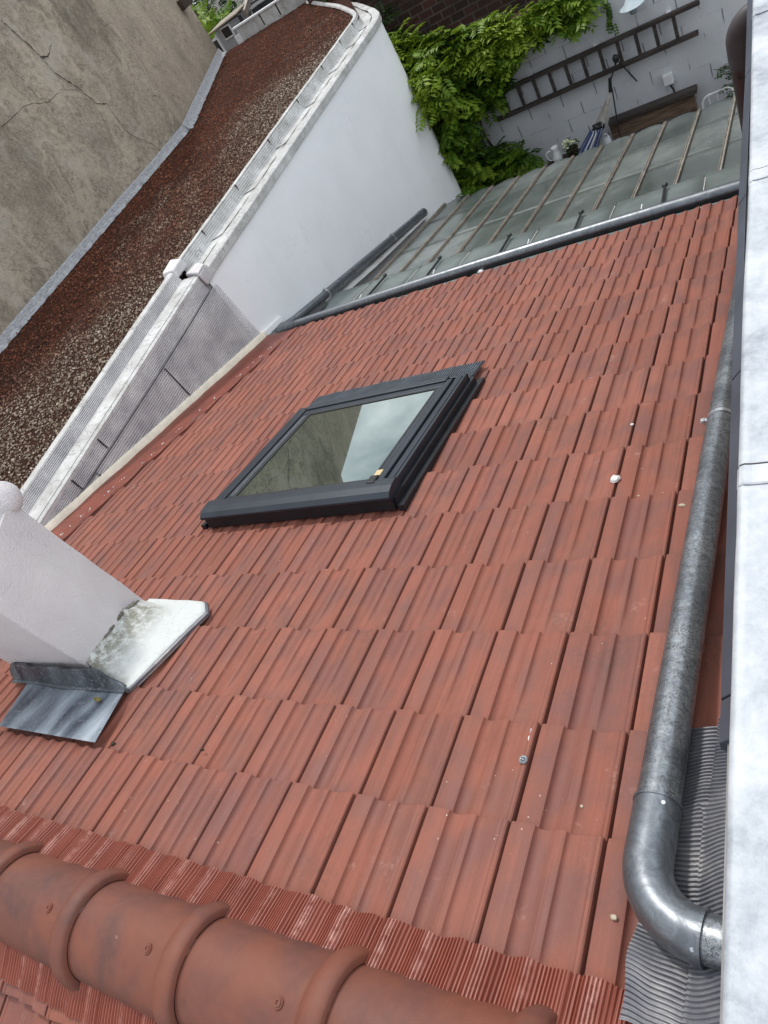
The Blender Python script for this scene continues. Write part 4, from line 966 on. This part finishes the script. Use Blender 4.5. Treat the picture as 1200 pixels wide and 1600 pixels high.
for i in range(10):
    t = i/9; c = V(-2.27, 10.5, -3.07).lerp(V(-2.85, 10.2, -3.75), t); wd = .17+.30*t; row = []
    for k in range(33):
        s = k/32-.5; row.append(V(c.x+s*wd*1.1, c.y+.03*math.sin(k*1.7)-.08*math.cos(s*3), c.z-s*wd*.15+.018*math.sin(k*2.4)))
    rows.append(row)
ids = mb.loft(rows)
for n_, f_ in enumerate(mb.f): mb.mi[n_] = 0
o = mb.build('fabric', [HAMB, WHITEF], hm)
for n_, pf in enumerate(o.data.polygons): pf.material_index = 1 if ((n_ % 32)//3) % 2 else 0
sm = o.modifiers.new('th', 'SOLIDIFY'); sm.thickness = .006
cf = thing('cushion', 'crumpled white cloth beside the striped hammock', 'cushion', (-2.2, 10.45, -3.7)); m = MB(); m.blob(V(-2.16, 10.42, -3.32), .13, 12, .12, (.45, .5, 1.3)); m.build('cloth', WHITEF, cf, smooth=True)
# junction box, cable
jx = thing('junction_box', 'small pale electrical box with a black cable on the block wall', 'electrical box', (-1.29, 10.97, -3.05))
m = MB(); m.box((-1.35, 10.92, -3.045), (-1.225, 11.0, -2.90)); m.build('box', WHITEP, jx, bevel=.01)
m = MB(); m.tube([V(-1.28, 10.95, -3.04), V(-1.25, 10.955, -3.15), V(-1.24, 10.96, -3.30)], .012, 8); m.build('cable', BLACK, jx)
# pallet leaning on the wall
pa = thing('pallet', 'weathered brown wooden pallet standing against the white block wall', 'pallet', (-1.6, 10.85, -4.2))
m = MB(); m.box((-2.17, 10.78, -3.235), (-.95, 10.95, -3.175)); m.build('top_board', LADW, pa, bevel=.005)
for z0, z1 in ((-3.46, -3.24), (-3.84, -3.62), (-4.15, -3.95), (-4.5, -4.3)): m = MB(); m.box((-2.18, 10.84, z0), (-1.0, 10.865, z1)); m.build('board', PALW, pa, bevel=.004)
for x in (-2.18, -1.64, -1.09): m = MB(); m.box((x, 10.87, -4.6), (x+.09, 10.945, -3.24)); m.build('stringer', PALW, pa, bevel=.004)
# white metal rail
rl = thing('metal_headboard', 'white tubular metal headrail rising behind the end of the canopy', 'rail', (-.7, 10.9, -3.8))
m = MB(); m.tube(arc([(V(-.93, 10.6, -3.9), 0), (V(-.88, 10.6, -3.24), .09), (V(-.50, 10.6, -3.22), .09), (V(-.49, 10.6, -3.9), 0)], 8), .014, 10); m.build('tube', WHITEP, rl, smooth=True)
for x in (-.80, -.70, -.60): m = MB(); m.tube([V(x, 10.6, -3.24), V(x, 10.6, -3.6)], .008, 8); m.build('spindle', WHITEP, rl)
# shelf with jug and flower pot
sh = thing('side_table', 'low dark table carrying the white jug and the flower pot', 'table', (-2.8, 10.4, -4.2))
m = MB(); m.box((-3.10, 10.2, -3.33), (-2.45, 10.6, -3.295)); m.build('table_top', LADW, sh, bevel=.004)
for x, y in ((-3.07, 10.23), (-2.5, 10.23), (-3.07, 10.55), (-2.5, 10.55)): m = MB(); m.box((x, y, -4.6), (x+.04, y+.04, -3.33)); m.build('leg', LADW, sh)
def lathe(mb, c, prof, seg=20):
    rows = [[V(c[0]+r*math.cos(2*math.pi*k/seg), c[1]+r*math.sin(2*math.pi*k/seg), c[2]+z) for k in range(seg)] for r, z in prof]; mb.loft(rows, True)
jg = thing('jug', 'white enamel jug with a curved handle beside the flower pot', 'jug', (-2.92, 10.38, -3.385))
m = MB(); lathe(m, (-2.89, 10.38, -3.293), [(0, 0), (.06, 0), (.075, .06), (.075, .10), (.045, .17), (.042, .21), (.056, .25), (.050, .252), (.038, .21), (.035, .15), (.0, .02)]); m.build('body', WHITEP, jg, smooth=True)
m = MB(); m.tube(arc([(V(-2.935, 10.36, -3.07), 0), (V(-3.03, 10.34, -3.07), .04), (V(-3.02, 10.34, -3.20), .04), (V(-2.95, 10.37, -3.22), 0)], 6), .009, 8); m.build('handle', WHITEP, jg, smooth=True)
fp = thing('flower_pot', 'dark brown pot of pale cream flowers next to the white jug', 'plant pot', (-2.68, 10.40, -3.385))
m = MB(); lathe(m, (-2.66, 10.40, -3.293), [(0, 0), (.06, 0), (.085, .12), (.095, .13), (.085, .13), (.075, .10), (0, .10)]); m.build('pot', TRUNK, fp, smooth=True)
m = MB()
for k in range(90):
    a = random.uniform(0, 6.28); r = random.uniform(0, .13); c = V(-2.66+r*math.cos(a), 10.38+r*math.sin(a), -3.17+random.uniform(0, .17)-r*.6); d = V(random.uniform(-1, 1), random.uniform(-1, 1), random.uniform(-.2, 1)).normalized()*.04; e = d.cross(V(0, 0, 1)).normalized()*.016
    m.cur = (random.random(), 0, 0, 1); i = [m.add(p) for p in (c, c+d*.5+e, c+d, c+d*.5-e)]; m.face(i)
m.build('foliage', LEAFD, fp, cols=True)
m = MB()
for k in range(22): a = random.uniform(0, 6.28); r = random.uniform(0, .10); m.blob(V(-2.67+r*math.cos(a), 10.35+r*math.sin(a), -3.03+random.uniform(-.05, .04)), .022, 6, .3, (1, 1, .6))
m.build('flowers', FLOW, fp)
# wall lamp
wl = thing('wall_lamp', 'white metal shaded lamp fixed high on the block wall above the ladder', 'lamp', (-1.5, 10.9, -1.95))
m = MB(); lathe(m, (-1.47, 10.78, -1.83), [(.03, .12), (.05, .10), (.10, .03), (.16, .0), (.165, -.006), (.10, .012), (.04, .08), (0, .085)]); m.build('lamp_shade', LAMPW, wl, smooth=True)
m = MB(); lathe(m, (-1.47, 10.78, -1.93), [(0, 0), (.04, .0), (.055, .03), (.055, .09), (0, .1)]); m.build('globe', LAMPG, wl, smooth=True)
m = MB(); m.tube([V(-1.47, 10.78, -1.72), V(-1.47, 10.99, -1.70)], .014, 8); m.build('arm', BARM, wl)

# ------------------------------------------------------------------ creeper and trees
def pinnate(mb, base, d, up, ln, n, lw, seed=0, droop=.12):
    d = d.normalized(); s = d.cross(up).normalized(); nrm = s.cross(d).normalized(); tone = mb.cur
    for k in range(n):
        t = (k+.6)/n; p = base+d*ln*t-V(0, 0, 1)*droop*ln*t*t
        for sg in (-1, 1):
            dd = (d*.55+s*sg*1.0-V(0, 0, 1)*.15+nrm*random.uniform(-.2, .2)).normalized(); l = ln*.40*(1-.45*abs(t-.45))*random.uniform(.85, 1.1); w_ = dd.cross(nrm).normalized()*lw
            mb.cur = (max(0, min(1, tone[0]+random.uniform(-.12, .12))), 0, 0, 1)
            a = mb.add(p); b = mb.add(p+dd*l*.45+w_+nrm*lw*.25); c = mb.add(p+dd*l-V(0, 0, 1)*l*.15); e = mb.add(p+dd*l*.45-w_+nrm*lw*.25); f = mb.add(p+dd*l*.5-nrm*lw*.15)
            mb.face((a, b, f)); mb.face((b, c, f)); mb.face((c, e, f)); mb.face((e, a, f))
    mb.cur = tone
def inpoly(x, z, P):
    c = False
    for (x1, z1), (x2, z2) in zip(P, P[1:]+P[:1]):
        if (z1 > z) != (z2 > z) and x < (x2-x1)*(z-z1)/(z2-z1)+x1: c = not c
    return c
cr_ = thing('climbing_plant', 'bushy green creeper spilling over the top and corner of the white block wall', 'plant', (-4.2, 10.7, -4.6))
def foliage(mb, P, n, yb, yf, ln, nl, lw, tonef):
    xs = [p[0] for p in P]; zs = [p[1] for p in P]; k = 0
    while k < n:
        x = random.uniform(min(xs), max(xs)); z = random.uniform(min(zs), max(zs))
        if not inpoly(x, z, P): continue
        cl = noise.noise(V(x*2.3, z*2.3, 0)); cl2 = noise.noise(V(x*5, z*5, 4))
        if cl+.5*cl2 < -.40 and random.random() < .8: continue
        k += 1
        dep = random.random()**.7; y = yb+(yf-yb)*dep*(.62+.75*cl+.25*cl2)
        a = random.uniform(-math.pi, 0); d = V(math.cos(a)*.9, math.sin(a)*.8-.25, random.uniform(-.6, .7))
        mb.cur = (max(0, min(1, tonef(x, z)+.45*cl2+.3*(dep-.5)+random.uniform(-.2, .2))), 0, 0, 1)
        pinnate(mb, V(x, y, z), d, V(0, 0, 1), ln*random.uniform(.55, 1.25), nl, lw*random.uniform(.75, 1.15))
PA = [(-5.6, -.72), (-4.7, -.78), (-4.3, -1.0), (-3.85, -1.2), (-3.9, -2.0), (-4.15, -2.6), (-4.1, -3.0), (-4.4, -3.5), (-5.6, -3.7)]
PB = [(-4.7, -.80), (-4.0, -1.05), (-3.3, -1.2), (-2.7, -1.32), (-2.25, -1.42), (-2.4, -1.6), (-2.85, -1.7), (-3.2, -1.85), (-3.45, -2.05), (-3.6, -2.25), (-3.8, -2.3), (-4.3, -2.2)]
PC = [(-2.6, -1.3), (-1.95, -1.42), (-1.95, -1.6), (-2.15, -1.75), (-2.35, -1.65), (-2.6, -1.6)]
PD = [(-4.4, -2.85), (-3.95, -2.85), (-3.45, -2.92), (-3.25, -3.3), (-3.5, -3.42), (-4.3, -3.5)]
PE = [(-4.0, -1.1), (-3.1, -1.35), (-3.45, -2.1), (-3.8, -2.2)]
random.seed(3); mb = MB()
tone = lambda x, z: .55+.35*smooth((z+2.2)/1.3)  # sun on the upper leaves is put into the tone, lighter with height
foliage(mb, PA, 1900, 10.95, 9.85, .33, 6, .030, tone); foliage(mb, PB, 950, 10.98, 10.45, .30, 6, .028, lambda x, z: .42+.45*smooth((z+1.85)/.6))  # the band along the wall top gets the same painted sunlight by height
foliage(mb, PC, 230, 10.98, 10.5, .24, 6, .023, lambda x, z: .62); foliage(mb, PD, 300, 10.95, 10.0, .27, 6, .026, lambda x, z: .42)
mb.build('foliage', LEAFV, cr_, cols=True)
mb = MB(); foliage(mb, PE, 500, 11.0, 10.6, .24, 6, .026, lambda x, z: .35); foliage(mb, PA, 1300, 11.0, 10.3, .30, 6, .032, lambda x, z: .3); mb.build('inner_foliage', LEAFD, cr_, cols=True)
mb = MB()
for (a, b) in ((V(-5.2, 10.9, -4.6), V(-4.6, 10.85, -1.2)), (V(-4.6, 10.9, -4.6), V(-4.3, 10.8, -2.4)), (V(-4.6, 10.85, -1.4), V(-2.3, 10.9, -1.5)), (V(-3.9, 10.9, -4.4), V(-4.0, 10.95, -2.3)), (V(-4.0, 10.6, -3.7), V(-3.45, 10.3, -3.15))):
    mb.tube([a.lerp(b, t/8)+V(.05*math.sin(t*1.7), 0, .04*math.cos(t*2.1)) for t in range(9)], [.035-.0028*t for t in range(9)], 8)
mb.build('stem', TRUNK, cr_, smooth=True)
sg = thing('climbing_plant', 'thin sprig of creeper dangling down the block wall beside the lamp', 'plant', (-1.76, 10.9, -1.9)); mb = MB()
for k in range(9): mb.cur = (.45+random.uniform(-.2, .2), 0, 0, 1); pinnate(mb, V(-1.78+random.uniform(-.03, .03), 10.93, -1.62-.045*k), V(random.uniform(-.5, .5), -.3, -.8), V(0, -1, 0), .13, 4, .016)
mb.build('foliage', LEAFV, sg, cols=True)
mb = MB(); mb.tube([V(-1.78, 10.95, -1.40), V(-1.78, 10.93, -1.95)], .005, 6); mb.build('stem', TRUNK, sg)
vg = thing('shrub', 'small weedy shrub growing against the block wall beside the brown downpipe', 'plant', (-.5, 10.8, -4.6)); mb = MB()
for k in range(70): x = random.gauss(-.50, .08); z = random.uniform(-3.5, -2.98); mb.cur = (random.uniform(.25, .75), 0, 0, 1); pinnate(mb, V(x, random.uniform(10.6, 10.95), z), V(random.uniform(-1, 1), -.5, random.uniform(-.2, .8)), V(0, 0, 1), .12, 4, .014)
mb.build('foliage', LEAFD, vg, cols=True)
mb = MB(); mb.tube([V(-.5, 10.9, -4.6), V(-.48, 10.9, -3.1)], [.018, .006], 6); mb.build('stem', TRUNK, vg)
def tree(name, lab, c, r, n, tone, gap=-.2, hgt=3.5, ln=.3):
    t = thing(name, lab, 'tree', (c[0], c[1], -4.6)); mb = MB(); k = 0
    while k < n:
        d = V(random.gauss(0, 1), random.gauss(0, 1), random.gauss(0, 1)).normalized()*random.random()**.4; p = V(c[0]+d.x*r[0], c[1]+d.y*r[1], c[2]+d.z*r[2]); cl = noise.noise(p*1.1)
        if cl < gap: continue
        k += 1; mb.cur = (max(0, min(1, tone+.5*cl+.15*d.z+random.uniform(-.15, .15))), 0, 0, 1)
        pinnate(mb, p, V(d.x+random.uniform(-.6, .6), d.y-.3, random.uniform(-.3, .8)), V(0, 0, 1), ln, 4, ln*.11)
    mb.build('crown', LEAFV if tone > .5 else LEAFD, t, cols=True)
    mb = MB()
    top = V(c[0], c[1], c[2]+r[2]*.5); b = V(c[0]+.2, c[1], -4.6); mb.tube([b.lerp(top, i/8)+V(.1*math.sin(i), .1*math.cos(i*1.3), 0) for i in range(9)], [.16-.016*i for i in range(9)], 10)
    for i in range(6): a = i*1.05; s = b.lerp(top, .55+.06*i); mb.tube([s, s+V(math.cos(a)*r[0]*.4, math.sin(a)*r[1]*.4, .4), s+V(math.cos(a)*r[0]*.75, math.sin(a)*r[1]*.75, .7)], [.06, .04, .015], 8)
    mb.build('trunk', TRUNK, t, smooth=True)
tree('tree', 'bright green leafy tree behind the small grey outbuilding', (-11.6, 16.5, -.75), (1.3, .9, 1.1), 800, .62)
tree('tree', 'dark shady tree behind the tan side wall', (-13.6, 19.5, -.9), (3.2, 1.6, 2.2), 1300, .2, -.3)
tree('tree', 'dark evergreen tree growing between the gravel roof corner and the brick building', (-5.7, 12.2, -1.4), (.7, .5, 1.3), 500, .22, -.3, ln=.24)

# ------------------------------------------------------------------ small outbuildings beyond the gravel roof
sb_ = thing('outbuilding', 'small pale grey outbuilding with one dark window beyond the gravel roof', 'building', (-9.2, 14.4, -4.6))
m = MB(); m.box((-9.30, 13.7, -4.6), (-8.66, 14.15, .095)); m.build('wall', SHEDW, sb_)
m = MB(); m.box((-9.165, 13.66, -.13), (-8.925, 13.70, .085)); o = m.build('window', WHITEP, sb_, bevel=.005)
m = MB(); m.box((-9.145, 13.65, -.10), (-8.945, 13.662, .065)); m.build('pane', BLACK, o)
m = MB(); m.quadbox([V(-9.42, 13.60, .095), V(-8.62, 13.60, .135), V(-8.62, 14.2, .14), V(-9.42, 14.2, .10)], [V(-9.42, 13.60, .125), V(-8.62, 13.60, .165), V(-8.62, 14.2, .17), V(-9.42, 14.2, .13)]); m.build('roof', SHEDR, sb_, bevel=.01)
m = MB(); m.box((-9.85, 13.9, -4.6), (-9.31, 14.9, -.06)); m.build('lean_to', SLATE, sb_)
m = MB(); m.box((-9.60, 13.68, -.40), (-9.33, 13.74, -.36)); m.box((-9.36, 13.68, -.8), (-9.33, 13.74, .05)); m.box((-9.62, 13.68, -.8), (-9.585, 13.74, .08)); m.build('frame', WHITEP, sb_)
m = MB(); m.box((-8.62, 13.60, -.10), (-8.56, 13.66, .12)); m.build('lantern', BLACK, sb_, bevel=.01)
dr_ = thing('slate_roof_building', 'low building under a dark ribbed slate roof beyond the gravel roof', 'building', (-7, 15, -4.6))
m = MB(); rows = []
for i in range(15):
    y = 13.9+.22*i; z = .05+.0*i+.105*i*.55; rows.append([V(-8.55, y, z), V(-2.5, y, z)]); rows.append([V(-8.55, y+.215, z+.03), V(-2.5, y+.215, z+.03)])
m.loft(rows); o = m.build('roof', SLATE, dr_)
m = MB(); m.box((-8.5, 13.95, -4.6), (-2.6, 17, .02)); m.build('wall', SLATE, dr_)
m = MB(); m.box((-8.66, 13.85, .12), (-8.56, 17.1, 1.05), lambda a, b, c: V(a, b, (b-13.9)*.262+.12 if c > .5 else (b-13.9)*.262-.02)); m.build('verge', BARM, dr_)

# ------------------------------------------------------------------ small things lying on the tiles
def tz(x, yr_):
    j = math.floor(yr_/TL)+1; v = (yr_-(j*TL-TL))/TL; return tile_h(x)-.012+.026*(v-1)
def pebble(x, y, r, lab, mat, sq=(1, .8, .5), seg=7, jit=.18, cat='stone'):
    m = MB(); m.blob(rp(x, y, tz(x, y)+r*sq[2]*.8), r, seg, jit, sq); return tag(m.build('pebble', mat, auto=35), lab, cat)
pebble(-.242, 1.46, .0185, 'white angular stone chip, the largest lying loose on the tiles', WHITES, (1, 1.1, .6))
pebble(.02, 1.255, .0105, 'pale oval pebble on a tile joint next to the thick drainpipe', CREAMS, (1.2, .7, .5))
pebble(-.242, 1.85, .008, 'tiny white crumb on the tiles above the white stone chip', WHITES)
pebble(.041, -.116, .008, 'beige pebble on the flat tile rib nearest the thick drainpipe elbow', CREAMS)
pebble(-1.156, -.047, .0065, 'small beige crumb on the lowest full tile row below the chimney', CREAMS)
pebble(-.15, 1.38, .006, 'tiny beige crumb on the tile right of the white stone chip', CREAMS)
pebble(-.085, .128, .005, 'tiny pale grit grain below the grey mortar drip', CREAMS)
m = MB(); x, y = -.250, .216; m.blob(rp(x, y, tz(x, y)+.006), .0115, 10, .12, (1, 1, .6))
dm = thing('mortar_drip', 'grey blob of mortar with a white streak above it on a tile', 'mortar', tuple(rp(x, y, 0))); m.build('blob', GREYS, dm, smooth=True)
mb = MB(); rows = []
for i in range(14): t = i/13; yy = y+.012+.085*t; xx = x+.004*math.sin(t*5)-.006*t; wd = .0022+.0026*noise.noise(V(t*9, 0, 0))+.004*smooth((t-.8)/.2); rows.append([rp(xx-wd, yy, tz(xx-wd, yy)+.0012), rp(xx+wd, yy, tz(xx+wd, yy)+.0012)])
mb.loft(rows); mb.build('streak', WHITES, dm)
def scrap(name, x, y, s, mat, lab, cat, z=.004):
    m = MB(); a = random.uniform(0, 6); P = []
    for k in range(9): rr_ = s*random.uniform(.35, 1.1); P.append((x+math.cos(a+k*.698)*rr_, y+math.sin(a+k*.698)*rr_*.6))
    zb = z; m.quadbox([rp(px, py, zb) for px, py in P], [rp(px, py, zb+.004+random.uniform(0, .006)) for px, py in P]); tag(m.build(name, mat), lab, cat)
scrap('dry_leaf', -2.065, .235, .026, DRYL, 'dry yellowish leaf scrap on the zinc apron below the chimney', 'leaf', .024)
scrap('moss_clump', -1.79, .062, .015, MOSS, 'dark clump of moss at the tile corner beside the zinc apron', 'moss', .014)
scrap('dry_leaf', -1.36, .10, .011, MOSS, 'tiny dark leaf scrap stuck on a tile right of the zinc apron', 'leaf', .002)
